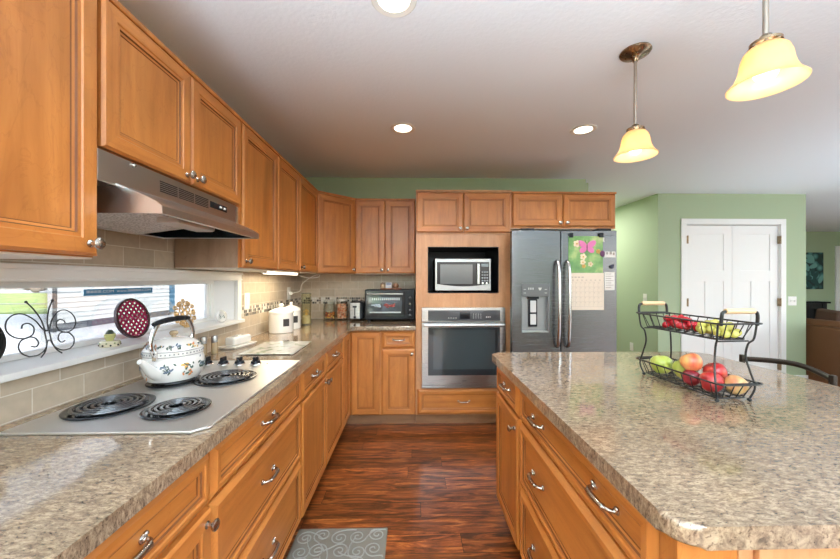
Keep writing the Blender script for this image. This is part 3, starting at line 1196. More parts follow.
# visor body: side profile in (x, z) extruded along y
VY0, VY1 = 1.0, 1.612
b = MB(Matrix.Translation((-XW, -HY0, -1.50)))
outer = [(-0.86, 1.612), (-0.765, 1.572), (-0.735, 1.556), (-0.722, 1.545), (-0.720, 1.522), (-0.728, 1.520), (-0.732, 1.541), (-0.772, 1.562), (-0.86, 1.600)]
b.prism([(p[0], -p[1]) for p in outer][::-1], VY0, VY1, M=Matrix(((1, 0, 0, 0), (0, 0, 1, 0), (0, -1, 0, 0), (0, 0, 0, 1))))
b.build('visor', STEEL_HOOD, r)
b = MB(Matrix.Translation((-XW, -HY0, -1.50)))
side = [(XW + 0.01, 1.612), (-0.86, 1.612), (-0.765, 1.572), (-0.735, 1.556), (-0.722, 1.545), (-0.720, 1.522), (XW + 0.01, 1.522)]
MY = Matrix(((1, 0, 0, 0), (0, 0, 1, 0), (0, -1, 0, 0), (0, 0, 0, 1)))
for y0 in (VY0 - 0.004, VY1):
    b.prism([(p[0], -p[1]) for p in side][::-1], y0, y0 + 0.004, M=MY)
b.box(XW + 0.01, VY0, 1.522, XW + 0.02, VY1, 1.612)
b.build('side_plate', STEEL_SIDE, r)
b = MB(Matrix.Translation((-XW, -HY0, -1.50)))
b.box(XW + 0.02, VY0 + 0.002, 1.590, -0.86, VY1 - 0.001, 1.600)
lin = [(XW + 0.02, 1.600), (-0.866, 1.600), (-0.775, 1.560), (-0.740, 1.540), (-0.736, 1.526), (XW + 0.02, 1.526)]
b.prism([(p[0], -p[1]) for p in lin][::-1], VY1 - 0.006, VY1 - 0.001, M=MY)
b.box(XW + 0.02, VY0 + 0.002, 1.526, XW + 0.024, VY1 - 0.001, 1.600)
b.build('inner_pan', plain('hood_underside', (0.03, 0.05, 0.075), 0.25, 0.7), r)


def mesh_filter_mat():
    m, n, l, bs = new_mat('aluminium_grease_filter')
    tc = n.new('ShaderNodeTexCoord')
    v = n.new('ShaderNodeTexVoronoi')
    v.inputs['Scale'].default_value = 130
    l.new(tc.outputs['Object'], v.inputs['Vector'])
    rp = ramp(n, [(0.1, (0.40, 0.40, 0.41)), (0.6, (0.88, 0.88, 0.90))])
    l.new(v.outputs['Distance'], rp.inputs['Fac'])
    l.new(rp.outputs['Color'], bs.inputs['Base Color'])
    bs.inputs['Metallic'].default_value = 0.2
    bs.inputs['Roughness'].default_value = 0.4
    bp = n.new('ShaderNodeBump')
    bp.inputs['Strength'].default_value = 0.8
    bp.inputs['Distance'].default_value = 0.004
    l.new(v.outputs['Distance'], bp.inputs['Height'])
    l.new(bp.outputs['Normal'], bs.inputs['Normal'])
    return m


b = MB(Matrix.Translation((-XW, -HY0, -1.50)))
fa, fb = (-1.155, 1.523), (-0.885, 1.560)
fprof = [(fa[0], fa[1]), (fb[0], fb[1]), (fb[0], fb[1] + 0.010), (fa[0], fa[1] + 0.010)]
b.prism([(p[0], -p[1]) for p in fprof][::-1], 1.020, 1.445, M=MY)
flt = b.build('grease_filter', mesh_filter_mat(), r)
b = MB(Matrix.Translation((-XW, -HY0, -1.50)))
fprof2 = [(fa[0] - 0.004, fa[1] - 0.004), (fb[0] + 0.006, fb[1] - 0.004), (fb[0] + 0.006, fb[1] + 0.012), (fa[0] - 0.004, fa[1] + 0.012)]
for y0 in (1.008, 1.444):
    b.prism([(p[0], -p[1]) for p in fprof2][::-1], y0, y0 + 0.014, M=MY)
b.box(fa[0] - 0.004, 1.008, fa[1] - 0.004, fa[0] + 0.010, 1.458, fa[1] + 0.012)
b.box(fb[0] - 0.006, 1.008, fb[1] - 0.005, fb[0] + 0.010, 1.458, fb[1] + 0.012)
b.build('filter_frame', STEEL_SIDE, r)
b = MB(Matrix.Translation((-XW, -HY0, -1.50)))
b.box(-0.925, 1.245, 1.533, -0.840, 1.475, 1.59, 0.010)
b.build('light_lens', plain('frosted_lens', (0.82, 0.83, 0.84), 0.3), r)
b = MB(Matrix.Translation((-XW, -HY0, -1.50)))
for g in range(3):
    y0 = 1.165 + g * 0.093
    for k in range(6):
        z = 1.628 + k * 0.0066
        b.box(-0.852, y0, z, -0.8485, y0 + 0.085, z + 0.0036)
b.build('vent_slots', BLACK_MATTE, r)
b = MB(Matrix.Translation((-XW, -HY0, -1.50)))
b.box(-0.852, 1.450, 1.636, -0.847, 1.575, 1.662, 0.001)
cp = b.build('control_panel', BLACK_PLASTIC, r)
b = MB(Matrix.Translation((-XW, -HY0, -1.50)))
b.box(-0.848, 1.515, 1.645, -0.8435, 1.530, 1.654, 0.001)
b.box(-0.848, 1.545, 1.645, -0.8435, 1.560, 1.654, 0.001)
b.build('switch', WHITE_PLASTIC, cp)
b = MB(Matrix.Translation((-XW, -HY0, -1.50)))
b.ball((-0.848, 1.055, 1.678), 0.007, 10, 6)
b.build('screw_cap', NICKEL, r)

# ------------------------------------------------------------------ cooktop
CX0, CX1, CY0, CY1 = -1.105, -0.563, 0.930, 1.738
r = thing('cooktop', 'stainless steel electric cooktop with four black coil burners set into the counter', 'cooktop', (CX0, CY0, 0.914))
MT = Matrix.Translation((-CX0, -CY0, -0.914))
c = 0.035
b = MB(MT)
b.prism([(CX0, CY0), (CX1 - c, CY0), (CX1, CY0 + c), (CX1, CY1 - 0.012), (CX1 - 0.012, CY1), (CX0, CY1)], 0.914, 0.9235, bev=0.004, seg=3)
b.box(CX0 + 0.05, CY1 - 0.155, 0.9232, CX1 - 0.02, CY1 - 0.150, 0.9246, 0.0006)
b.build('top_plate', STEEL_COOK, r)
burners = [(-0.968, 1.115, 0.098), (-0.742, 1.092, 0.076), (-0.770, 1.425, 0.098), (-0.952, 1.385, 0.076)]
for (bx, by, br_) in burners:
    b = MB(MT)
    ro = br_ + 0.016
    b.lathe([(ro, 0.9240), (ro + 0.001, 0.9275), (ro - 0.003, 0.9295), (ro - 0.009, 0.9285), (ro - 0.014, 0.9262), (br_ * 0.55, 0.9250), (0.02, 0.9246), (0, 0.9246)], (bx, by, 0), 48)
    pan = b.build('drip_pan', [BLACK_GLOSS], r)
    b = MB(MT)
    turns = 5 if br_ > 0.09 else 4
    pts = []
    N = turns * 26
    r_in = 0.018
    for k in range(N + 1):
        a = 2 * PI * turns * k / N
        rr = r_in + (br_ - r_in) * k / N
        pts.append((bx + rr * math.cos(a), by + rr * math.sin(a), 0.9335))
    b.tube(pts, (br_ - r_in) / turns * 0.33, 8, flat=0.8)
    for q in range(3):
        a = 2 * PI * q / 3 + 0.4
        b.box(bx - 0.002, by - 0.002, 0.926, bx + 0.002, by + 0.002, 0.930)
        b.tube([(bx + 0.016 * math.cos(a), by + 0.016 * math.sin(a), 0.929), (bx + br_ * math.cos(a), by + br_ * math.sin(a), 0.929)], 0.002, 6)
    b.build('heating_coil', COIL, pan)
for kx in (-0.987, -0.910, -0.833, -0.756):
    ky = 1.660
    b = MB(MT)
    b.lathe([(0.026, 0.9235), (0.026, 0.926), (0.0225, 0.929), (0.0, 0.929)], (kx, ky, 0), 24, mi=1)
    b.lathe([(0.022, 0.929), (0.021, 0.936), (0.018, 0.940), (0, 0.941)], (kx, ky, 0), 24)
    b.box(kx - 0.0065, ky - 0.021, 0.936, kx + 0.0065, ky + 0.021, 0.960, 0.004)
    b.build('knob', [BLACK_PLASTIC, CHROME], r)
b = MB(MT)
b.lathe([(0.004, 0.9235), (0.004, 0.9255), (0, 0.926)], (-0.70, 1.66, 0), 12)
b.build('indicator_lamp', BLACK_PLASTIC, r)

# ------------------------------------------------------------------ wall oven
r = thing('wall_oven', 'stainless steel wall oven with dark glass door built in below the microwave', 'oven', (0.088, 3.05, 0.36))
OX0, OX1 = 0.086, 0.836
MT = Matrix.Translation((-0.088, -3.05, -0.36))
b = MB(MT)
b.box(0.145, 3.07, 0.372, 0.780, 3.60, 1.068)
b.build('body', BLACK_MATTE, r)
b = MB(MT)
b.box(OX0, 3.040, 0.952, OX1, 3.070, 1.078, 0.003)
b.build('control_fascia', STEEL_H, r)
b = MB(MT)
b.box(OX0 + 0.055, 3.0375, 0.960, OX1 - 0.045, 3.045, 1.055, 0.002)
cp = b.build('control_panel', plain('grey_control_glass', (0.06, 0.062, 0.068), 0.12), r)
b = MB(MT)
b.box(0.425, 3.0365, 0.978, 0.520, 3.039, 1.038, 0.001)
b.build('display', BLACK_GLOSS, cp)
b = MB(MT)
for k in range(4):
    for q in range(3):
        b.box(0.545 + 0.022 * k, 3.0367, 0.985 + q * 0.017, 0.553 + 0.022 * k, 3.0378, 0.9885 + q * 0.017)
for k in range(3):
    b.box(0.662 + 0.016 * k, 3.0367, 0.990, 0.670 + 0.016 * k, 3.0378, 1.000)
for k in range(4):
    b.box(0.32 + 0.022 * k, 3.0367, 0.985, 0.332 + 0.022 * k, 3.0378, 0.988)
b.build('key_marks', WHITE_PLASTIC, cp)
b = MB(MT)
b.box(OX0, 3.028, 0.383, OX1, 3.062, 0.945, 0.004)
d = b.build('door', STEEL_H, r)
b = MB(MT)
b.box(OX0 + 0.055, 3.0245, 0.475, OX1 - 0.050, 3.035, 0.905, 0.003)
gl = b.build('glass', DARK_GLASS, d)
b = MB(MT)
b.box(OX0 + 0.10, 3.0236, 0.53, OX1 - 0.095, 3.026, 0.88, 0.001)
b.build('window', plain('oven_window', (0.035, 0.05, 0.055), 0.04, ior=1.7), gl)
b = MB(MT)
b.box(OX0 + 0.012, 2.985, 0.912, OX1 - 0.012, 3.005, 0.938, 0.008)
for x in (OX0 + 0.05, OX1 - 0.05):
    b.box(x - 0.012, 3.0, 0.915, x + 0.012, 3.03, 0.935, 0.003)
b.build('handle', STEEL_H, d)
b = MB(MT)
b.lathe([(0.0085, 0), (0.0085, 0.002), (0.0065, 0.002), (0.0065, 0)], (0.452, 3.0275, 0.423), 20, Matrix.Rotation(R(90), 4, 'X'))
b.box(0.455, 3.0255, 0.424, 0.486, 3.029, 0.429)
b.build('badge', plain('badge_grey', (0.10, 0.10, 0.11), 0.4), d)
b = MB(MT)
b.box(OX0, 3.034, 0.360, OX1, 3.070, 0.378, 0.002)
b.build('bottom_trim', STEEL_H, r)

# ------------------------------------------------------------------ microwave
r = thing('microwave', 'steel and black microwave sitting in the open niche above the wall oven', 'microwave', (0.21, 3.10, 1.211))
MT = Matrix.Translation((-0.21, -3.10, -1.211))
MX0, MX1, MZ0, MZ1 = 0.207, 0.722, 1.228, 1.522
b = MB(MT)
b.box(MX0 + 0.004, 3.125, MZ0, MX1 - 0.004, 3.48, MZ1, 0.004)
b.build('body', BLACK_PLASTIC, r)
b = MB(MT)
b.box(MX0, 3.100, MZ0, MX1, 3.127, MZ1, 0.006)
d = b.build('front_frame', STEEL_M, r)
# black inset with a curved lower edge
pts = [(MX0 + 0.018, MZ1 - 0.030)]
for k in range(13):
    t = k / 12
    x = MX0 + 0.018 + (MX1 - MX0 - 0.036) * t
    pts.append((x, MZ0 + 0.062 - 0.022 * math.sin(PI * t)))
pts.append((MX1 - 0.018, MZ1 - 0.030))
b = MB(MT)
b.prism([(p[0], -p[1]) for p in pts][::-1], 3.0965, 3.103, M=MY)
ins = b.build('door_glass', BLACK_GLOSS, d)
b = MB(MT)
b.box(MX0 + 0.048, 3.0955, MZ0 + 0.062, MX0 + 0.345, 3.098, MZ1 - 0.052, 0.001)
b.build('window', plain('microwave_window', (0.06, 0.075, 0.085), 0.06, ior=1.7), ins)
b = MB(MT)
b.box(MX0 + 0.383, 3.074, MZ0 + 0.060, MX0 + 0.408, 3.090, MZ1 - 0.045, 0.006)
b.box(MX0 + 0.388, 3.088, MZ0 + 0.075, MX0 + 0.403, 3.10, MZ0 + 0.095, 0.002)
b.box(MX0 + 0.388, 3.088, MZ1 - 0.08, MX0 + 0.403, 3.10, MZ1 - 0.06, 0.002)
b.build('handle', STEEL_H, r)
b = MB(MT)
b.box(MX0 + 0.425, 3.0955, MZ1 - 0.075, MX0 + 0.490, 3.098, MZ1 - 0.048)
b.build('display', plain('display_grey', (0.16, 0.19, 0.21), 0.2), ins)
b = MB(MT)
for i in range(3):
    for k in range(4):
        b.box(MX0 + 0.427 + i * 0.022, 3.0955, MZ0 + 0.085 + k * 0.026, MX0 + 0.443 + i * 0.022, 3.098, MZ0 + 0.100 + k * 0.026, 0.001)
b.build('keypad', plain('key_grey', (0.25, 0.27, 0.29), 0.3), ins)
b = MB(MT)
for i in range(2):
    b.lathe([(0.009, 0), (0.009, 0.004), (0.0, 0.005)], (MX0 + 0.438 + i * 0.036, 3.0965, MZ0 + 0.068), 14, Matrix.Rotation(R(90), 4, 'X'))
b.build('button', CHROME, ins)
b = MB(MT)
for x in (MX0 + 0.04, MX1 - 0.04):
    for y in (3.15, 3.45):
        b.cyl((x, y, 1.211), (x, y, MZ0 + 0.002), 0.012, 12)
b.build('foot', BLACK_PLASTIC, r)

# ------------------------------------------------------------------ refrigerator
FX0, FX1, FYF = 0.842, 1.752, 2.869
r = thing('refrigerator', 'stainless steel side-by-side refrigerator with water dispenser and calendar on it', 'refrigerator', (FX0, FYF, 0))
FX0 += 0.004
r.location.x = 0.9
FX0, FX1 = 0.905, 1.762
FX0 = 0.846
MT = Matrix.Translation((-0.9, -FYF, 0))
b = MB(MT)
b.box(0.905, 2.935, 0.02, 1.750, 3.62, 1.752, 0.004)
b.build('body', plain('refrigerator_side', (0.11, 0.115, 0.12), 0.4, 0.3), r)
dl = MB(MT)
XS = 1.266
FLX = 0.846
# freezer door with a rectangular recess for the dispenser
dx0, dx1, dz0, dz1 = 0.932, 1.164, 0.880, 1.296
dl.box(FLX, FYF, 0.05, dx0, 2.932, 1.750, 0.006)
dl.box(dx1, FYF, 0.05, XS - 0.004, 2.932, 1.750, 0.006)
dl.box(dx0 - 0.006, FYF, 0.05, dx1 + 0.006, 2.932, dz0)
dl.box(dx0 - 0.006, FYF, dz1, dx1 + 0.006, 2.932, 1.748)
dl.box(dx0 - 0.006, 2.925, dz0, dx1 + 0.006, 2.932, dz1)
D1 = dl.build('freezer_door', STEEL_V, r)
b = MB(MT)
b.box(XS + 0.004, FYF, 0.05, 1.750, 2.932, 1.750, 0.006)
D2 = b.build('fridge_door', STEEL_V, r)
b = MB(MT)
b.box(dx0, FYF - 0.004, 1.185, dx1, 2.925, dz1, 0.002)
dp = b.build('dispenser_panel', plain('dispenser_grey', (0.12, 0.12, 0.125), 0.3, 0.5), D1)
b = MB(MT)
b.box(dx0, 2.915, dz0, dx1, 2.925, 1.185)
b.box(dx0, FYF, dz0, dx0 + 0.004, 2.925, 1.185)
b.box(dx1 - 0.004, FYF, dz0, dx1, 2.925, 1.185)
b.build('dispenser_recess', plain('recess_grey', (0.26, 0.265, 0.27), 0.35, 0.4), D1)
b = MB(MT)
b.box(1.00, 2.895, 0.925, 1.075, 2.914, 1.165, 0.006)
b.box(0.99, 2.885, 1.165, 1.085, 2.92, 1.186, 0.004)
b.build('dispenser_paddle', BLACK_PLASTIC, D1)
b = MB(MT)
b.box(1.012, 2.892, 0.945, 1.062, 2.897, 1.035, 0.003)
b.box(1.012, 2.892, 1.05, 1.062, 2.897, 1.150, 0.003)
b.build('paddle_plate', plain('light_grey_plastic', (0.60, 0.61, 0.62), 0.35), D1)
b = MB(MT)
b.box(dx0 + 0.004, FYF - 0.003, dz0, dx1 - 0.004, 2.92, dz0 + 0.012, 0.003)
b.build('drip_tray', STEEL_H, D1)
b = MB(MT)
for k in range(3):
    b.box(0.985 + 0.018 * k, FYF - 0.005, 1.245, 0.993 + 0.018 * k, FYF - 0.003, 1.262)
b.prism([(1.07, -1.262), (1.10, -1.262), (1.092, -1.240), (1.078, -1.240)], FYF - 0.005, FYF - 0.003, M=MY)
for k in range(2):
    for q in (0.945, 1.125):
        b.box(q, FYF - 0.005, 1.215 + 0.03 * k, q + 0.02, FYF - 0.003, 1.219 + 0.03 * k)
b.build('panel_icon', plain('icon_grey', (0.5, 0.5, 0.5), 0.4), dp)
for xh, dr, sgn in ((XS - 0.038, D1, -1), (XS + 0.050, D2, 1)):
    b = MB(MT)
    sp = smooth_path([(xh, FYF + 0.002, 0.760), (xh, FYF - 0.030, 0.775), (xh, FYF - 0.052, 0.85), (xh, FYF - 0.062, 1.12), (xh, FYF - 0.052, 1.40), (xh, FYF - 0.030, 1.475), (xh, FYF + 0.002, 1.490)], 8)
    b.tube(sp, 0.0135, 12, flat=0.8)
    b.build('handle', steel('handle_steel' + str(sgn), (0.50, 0.50, 0.51), 0.16, 2, 0.04), dr)
b = MB(MT)
b.box(1.648, FYF - 0.003, 1.700, 1.712, FYF + 0.002, 1.708, 0.001)
b.build('badge', plain('badge_dark', (0.12, 0.12, 0.13), 0.4), D2)
b = MB(MT)
b.box(0.93, 2.90, 1.752, 1.05, 2.99, 1.772, 0.004)
b.box(1.60, 2.90, 1.752, 1.72, 2.99, 1.772, 0.004)
b.build('hinge_cover', BLACK_PLASTIC, r)
b = MB(MT)
b.box(0.93, 2.90, 0.0, 1.74, 3.60, 0.06)
b.build('base_grille', BLACK_PLASTIC, r)

# calendar and papers on the door


def garden_mat():
    m, n, l, bs = new_mat('garden_picture')
    tc = n.new('ShaderNodeTexCoord')
    no = n.new('ShaderNodeTexNoise')
    no.inputs['Scale'].default_value = 9
    no.inputs['Detail'].default_value = 5
    l.new(tc.outputs['Object'], no.inputs['Vector'])
    rp = ramp(n, [(0.3, (0.05, 0.16, 0.05)), (0.5, (0.16, 0.32, 0.10)), (0.62, (0.35, 0.45, 0.18)), (0.75, (0.55, 0.50, 0.30))])
    l.new(no.outputs['Fac'], rp.inputs['Fac'])
    l.new(rp.outputs['Color'], bs.inputs['Base Color'])
    bs.inputs['Roughness'].default_value = 0.4
    return m


PAPER = plain('calendar_paper', (0.70, 0.60, 0.50), 0.7)
PINK = plain('pink_butterfly', (0.62, 0.16, 0.38), 0.5)
CREAM_P = plain('cream_petal', (0.80, 0.68, 0.50), 0.5)
PURPLE = plain('purple_enamel', (0.10, 0.02, 0.09), 0.35)
INK = plain('ink_grey', (0.28, 0.24, 0.22), 0.6)
y_ = FYF - 0.002
r = thing('wall_calendar', 'calendar with a pink butterfly picture held to the refrigerator by clips', 'calendar', (1.48, y_, 1.39))
MT = Matrix.Translation((-1.48, -y_, -1.39))
b = MB(MT)
b.box(1.330, y_ - 0.003, 1.388, 1.626, y_, 1.700, 0.0)
pic = b.build('picture_page', garden_mat(), r)
b = MB(MT)
bx, bz = 1.487, 1.602
yy = y_ - 0.0045


def petal(b, x, z, rx, rz, a, mi=0, dy=0.0):
    M = Matrix.Translation((x, yy - dy, z)) @ Matrix.Rotation(a, 4, 'Y') @ Matrix.Diagonal((rx, 0.0012, rz, 1))
    b.ball((0, 0, 0), 1.0, 14, 8, None, mi) if False else b._add([M @ Vector((math.cos(2 * PI * k / 16), 0, math.sin(2 * PI * k / 16))) for k in range(16)] + [M @ Vector((math.cos(2 * PI * k / 16) * 0.9, -1, math.sin(2 * PI * k / 16) * 0.9)) for k in range(16)],
                                                               [tuple(range(16, 32))] + [(k, (k + 1) % 16, 16 + (k + 1) % 16, 16 + k) for k in range(16)], mi)


for sgn in (-1, 1):
    petal(b, bx + sgn * 0.040, bz + 0.030, 0.044, 0.026, sgn * R(-35))
    petal(b, bx + sgn * 0.033, bz - 0.018, 0.034, 0.024, sgn * R(35))
petal(b, bx, bz, 0.004, 0.034, 0, 1, 0.002)
petal(b, bx - 0.012, bz + 0.05, 0.0016, 0.02, R(-25), 1, 0.002)
petal(b, bx + 0.012, bz + 0.05, 0.0016, 0.02, R(25), 1, 0.002)
b.build('butterfly', [PINK, BLACK_MATTE], pic)
for (fx, fz, fr, mi) in ((1.40, 1.635, 0.030, 0), (1.455, 1.525, 0.028, 0), (1.452, 1.478, 0.024, 0), (1.517, 1.462, 0.022, 0), (1.46, 1.445, 0.018, 1), (1.585, 1.57, 0.020, 1)):
    b = MB(MT)
    for k in range(5):
        a = 2 * PI * k / 5
        petal(b, fx + fr * 0.5 * math.cos(a), fz + fr * 0.5 * math.sin(a), fr * 0.55, fr * 0.45, -a, mi)
    petal(b, fx, fz, fr * 0.25, fr * 0.25, 0, 1, 0.001)
    b.build('flower', [CREAM_P, YELLOW_DOT], pic)
b = MB(MT)
b.box(1.336, y_ - 0.003, 1.071, 1.634, y_, 1.387)
pg = b.build('month_page', PAPER, r)
b = MB(MT)
for k in range(6):
    z = 1.10 + k * 0.042
    b.box(1.35, y_ - 0.0035, z, 1.622, y_ - 0.0028, z + 0.0014)
for k in range(8):
    x = 1.35 + k * 0.0386
    b.box(x, y_ - 0.0035, 1.10, x + 0.0012, y_ - 0.0028, 1.31)
for k in range(4):
    b.box(1.35 + 0.03 * k, y_ - 0.0035, 1.345, 1.37 + 0.03 * k, y_ - 0.0028, 1.356)
for k in range(7):
    b.box(1.360 + 0.0386 * k, y_ - 0.0035, 1.322, 1.374 + 0.0386 * k, y_ - 0.0028, 1.330)
num = random.Random(3)
for i in range(7):
    for k in range(5):
        b.box(1.356 + 0.0386 * i, y_ - 0.0035, 1.130 + 0.042 * k, 1.362 + 0.0386 * i, y_ - 0.0028, 1.137 + 0.042 * k)
b.build('date_grid', plain('faint_ink', (0.46, 0.39, 0.33), 0.7), pg)
for i, (x, z, wd, lab) in enumerate(((1.350, 1.712, 0.034, 'black clip holding the top corner of the calendar beside the door handle'), (1.608, 1.715, 0.038, 'black clip holding the calendar corner beside the white note'))):
    b = MB(Matrix.Translation((-x, -y_, -z)))
    b.box(x - wd / 2, y_ - 0.014, z - 0.025, x + wd / 2, y_ - 0.003, z + 0.012, 0.003)
    b.box(x - wd / 2 + 0.004, y_ - 0.018, z + 0.006, x + wd / 2 - 0.004, y_ - 0.006, z + 0.014, 0.002)
    o = tag(b.build('magnetic_clip', BLACK_PLASTIC, None, (x, y_, z)), lab, 'clip', 'clips on the calendar')


def paper(name, x0, z0, x1, z1, mat, label, cat, marks=None, mm=None):
    x, z = (x0 + x1) / 2, (z0 + z1) / 2
    r = thing(name, label, cat, (x, FYF - 0.0005, z))
    b = MB(Matrix.Translation((-x, -FYF + 0.0005, -z)))
    b.box(x0, FYF - 0.002, z0, x1, FYF - 0.0005, z1)
    b.build('sheet', mat, r)
    if marks:
        b = MB(Matrix.Translation((-x, -FYF + 0.0005, -z)))
        for (a, c_, d_, e_) in marks:
            b.box(a, FYF - 0.0026, c_, d_, FYF - 0.0018, e_)
        b.build('markings', mm, r)
    return r


NOTE = plain('note_paper', (0.74, 0.72, 0.70), 0.7)
paper('shopping_list', 1.642, 1.240, 1.728, 1.395, NOTE, 'tall narrow paper list stuck on the refrigerator beside the calendar grid', 'paper',
      [(1.65, 1.262 + k * 0.019, 1.70 + 0.02 * (k % 2), 1.266 + k * 0.019) for k in range(7)], INK)
paper('photo_strip', 1.640, 1.520, 1.735, 1.570, NOTE, 'small wide photo strip on the refrigerator edge above the dark round magnet', 'photograph',
      [(1.655, 1.545, 1.672, 1.565), (1.685, 1.545, 1.705, 1.57), (1.712, 1.54, 1.728, 1.562)], INK)
paper('white_note', 1.592, 1.652, 1.640, 1.690, NOTE, 'small white note tucked under the black clip', 'paper')
b = MB()
b.ball((0, 0, 0), 0.022, 14, 8, scale=(1, 0.3, 1.25))
tag(b.build('magnet', PURPLE, None, (1.620, FYF - 0.010, 1.552)), 'purple magnet on the picture edge near the photo strip', 'magnet', 'refrigerator magnets')
b = MB()
b.ball((0, 0, 0), 0.016, 14, 8, scale=(1.1, 0.4, 1))
b.ball((0.012, 0, 0.012), 0.009, 10, 6, scale=(1, 0.4, 1))
tag(b.build('magnet', plain('navy_enamel', (0.03, 0.035, 0.07), 0.3), None, (1.702, FYF - 0.008, 1.440)), 'dark navy magnet above the tall paper list', 'magnet', 'refrigerator magnets')

# ------------------------------------------------------------------ pendants and recessed lights
SHADE = None


def shade_mat():
    m, n, l, bs = new_mat('amber_alabaster_glass')
    out = n['Material Output']
    bs.inputs['Base Color'].default_value = (0.90, 0.74, 0.48, 1)
    bs.inputs['Roughness'].default_value = 0.25
    bs.inputs['Coat Weight'].default_value = 0.3
    tr = n.new('ShaderNodeBsdfTranslucent')
    tr.inputs['Color'].default_value = (1.0, 0.80, 0.48, 1)
    no = n.new('ShaderNodeTexNoise')
    no.inputs['Scale'].default_value = 14
    tc = n.new('ShaderNodeTexCoord')
    l.new(tc.outputs['Object'], no.inputs['Vector'])
    rp = ramp(n, [(0.3, (1.0, 0.72, 0.44)), (0.7, (1.0, 0.80, 0.56))])
    l.new(no.outputs['Fac'], rp.inputs['Fac'])
    l.new(rp.outputs['Color'], tr.inputs['Color'])
    mx = n.new('ShaderNodeMixShader')
    mx.inputs['Fac'].default_value = 0.7
    l.new(bs.outputs['BSDF'], mx.inputs[1])
    l.new(tr.outputs['BSDF'], mx.inputs[2])
    l.new(mx.outputs['Shader'], out.inputs['Surface'])
    return m


SHADE = shade_mat()
BULB = plain('lit_bulb', (1, 0.9, 0.7), 0.4, emit=(1.0, 0.88, 0.68), estr=4.0)


def pendant(x, y, label):
    r = thing('pendant_light', label, 'pendant light', (x, y, ZC), 0, 'pendant lights over the island')
    b = MB()
    b.lathe([(0, 0), (0.066, 0), (0.068, -0.006), (0.062, -0.014), (0.030, -0.024), (0.016, -0.034), (0.010, -0.050), (0, -0.050)], seg=36)
    b.build('canopy', BRONZE, r)
    b = MB()
    b.cyl((0, 0, -0.045), (0, 0, -0.375), 0.0075, 16)
    b.build('rod', plain('satin_bronze_rod', (0.42, 0.36, 0.30), 0.3, 1.0), r)
    b = MB()
    b.lathe([(0, -0.352), (0.014, -0.354), (0.022, -0.366), (0.038, -0.372), (0.038, -0.380), (0, -0.380)], seg=28)
    for k in range(8):
        a = 2 * PI * k / 8
        b.ball((0.036 * math.cos(a), 0.036 * math.sin(a), -0.386), 0.006, 8, 6)
    b.lathe([(0.034, -0.392), (0.041, -0.392), (0.041, -0.399), (0.034, -0.399), (0.034, -0.392)], seg=28)
    b.build('fitter', BRONZE, r)
    b = MB()
    o_ = [(0.030, -0.384), (0.041, -0.389), (0.052, -0.402), (0.059, -0.422), (0.062, -0.444), (0.067, -0.464), (0.076, -0.484), (0.088, -0.498), (0.093, -0.503)]
    i_ = [(q - 0.004, z - 0.002) for q, z in o_[::-1]]
    b.lathe(o_ + [(0.092, -0.506)] + i_, seg=48)
    b.build('glass_shade', SHADE, r)
    b = MB()
    b.ball((0, 0, -0.462), 0.030, 18, 12, scale=(1, 1, 1.1))
    b.cyl((0, 0, -0.445), (0, 0, -0.385), 0.014, 14)
    b.build('bulb', BULB, r)
    d = bpy.data.lights.new('pendant_lamp', 'POINT')
    d.energy = 1.9
    d.color = (1.0, 0.84, 0.64)
    d.shadow_soft_size = 0.035
    lo = bpy.data.objects.new('pendant_lamp', d)
    COL.objects.link(lo)
    lo.parent = r
    lo.location = (0, 0, -0.505)
    return r


pendant(1.075, 1.615, 'pendant light with its round canopy showing, hung over the far island end')
pendant(1.080, 1.015, 'pendant light hung over the near island end, its rod cut by the frame')

LENS = plain('lit_downlight_lens', (1, 0.95, 0.85), 0.4, emit=(1.0, 0.90, 0.70), estr=4.0)
TRIM_W = plain('downlight_trim', (0.80, 0.78, 0.72), 0.4)


def downlight(x, y, label):
    r = thing('recessed_light', label, 'ceiling light', (x, y, ZC), 0, 'recessed ceiling lights')
    b = MB()
    b.lathe([(0.062, 0.0), (0.064, -0.004), (0.086, -0.006), (0.090, -0.003), (0.090, 0.0)], seg=40)
    b.build('trim_ring', TRIM_W, r)
    b = MB()
    b.lathe([(0, -0.001), (0.064, -0.001), (0.064, -0.0025), (0, -0.0025)], seg=32)
    b.build('lens', LENS, r)
    d = bpy.data.lights.new('downlight_lamp', 'SPOT')
    d.energy = 48
    d.color = (1.0, 0.97, 0.92)
    d.spot_size = R(130)
    d.spot_blend = 0.9
    d.shadow_soft_size = 0.06
    lo = bpy.data.objects.new('downlight_lamp', d)
    COL.objects.link(lo)
    lo.parent = r
    lo.location = (0, 0, -0.012)
    return r


downlight(-0.067, 2.47, 'recessed ceiling light in front of the oven tower')
downlight(1.254, 2.465, 'recessed ceiling light in front of the refrigerator')
downlight(-0.072, 1.335, 'recessed ceiling light cut by the top edge of the frame')

# ------------------------------------------------------------------ on the side counter
# kettle
KX, KY, KZ = -0.955, 1.385, 0.9385
r = thing('kettle', 'white enamel kettle with floral bands standing on a coil burner', 'kettle', (KX, KY, KZ))
b = MB()
b.lathe([(0, 0.0), (0.078, 0.0), (0.088, 0.004), (0.101, 0.028), (0.106, 0.052), (0.104, 0.078), (0.098, 0.094), (0.094, 0.098)], seg=48)
body = b.build('body', ENAMEL, r)
b = MB()
b.lathe([(0.094, 0.097), (0.1005, 0.098), (0.1005, 0.118), (0.098, 0.121), (0.091, 0.123)], seg=48)
b.build('collar', ENAMEL, r)
b = MB()
for zz in (0.0995, 0.1185):
    b.lathe([(0.1003, zz - 0.0012), (0.1012, zz), (0.1003, zz + 0.0012)], seg=48)
for k in range(46):
    a = 2 * PI * k / 46
    b.ball((0.1008 * math.cos(a), 0.1008 * math.sin(a), 0.109), 0.0028, 6, 4)
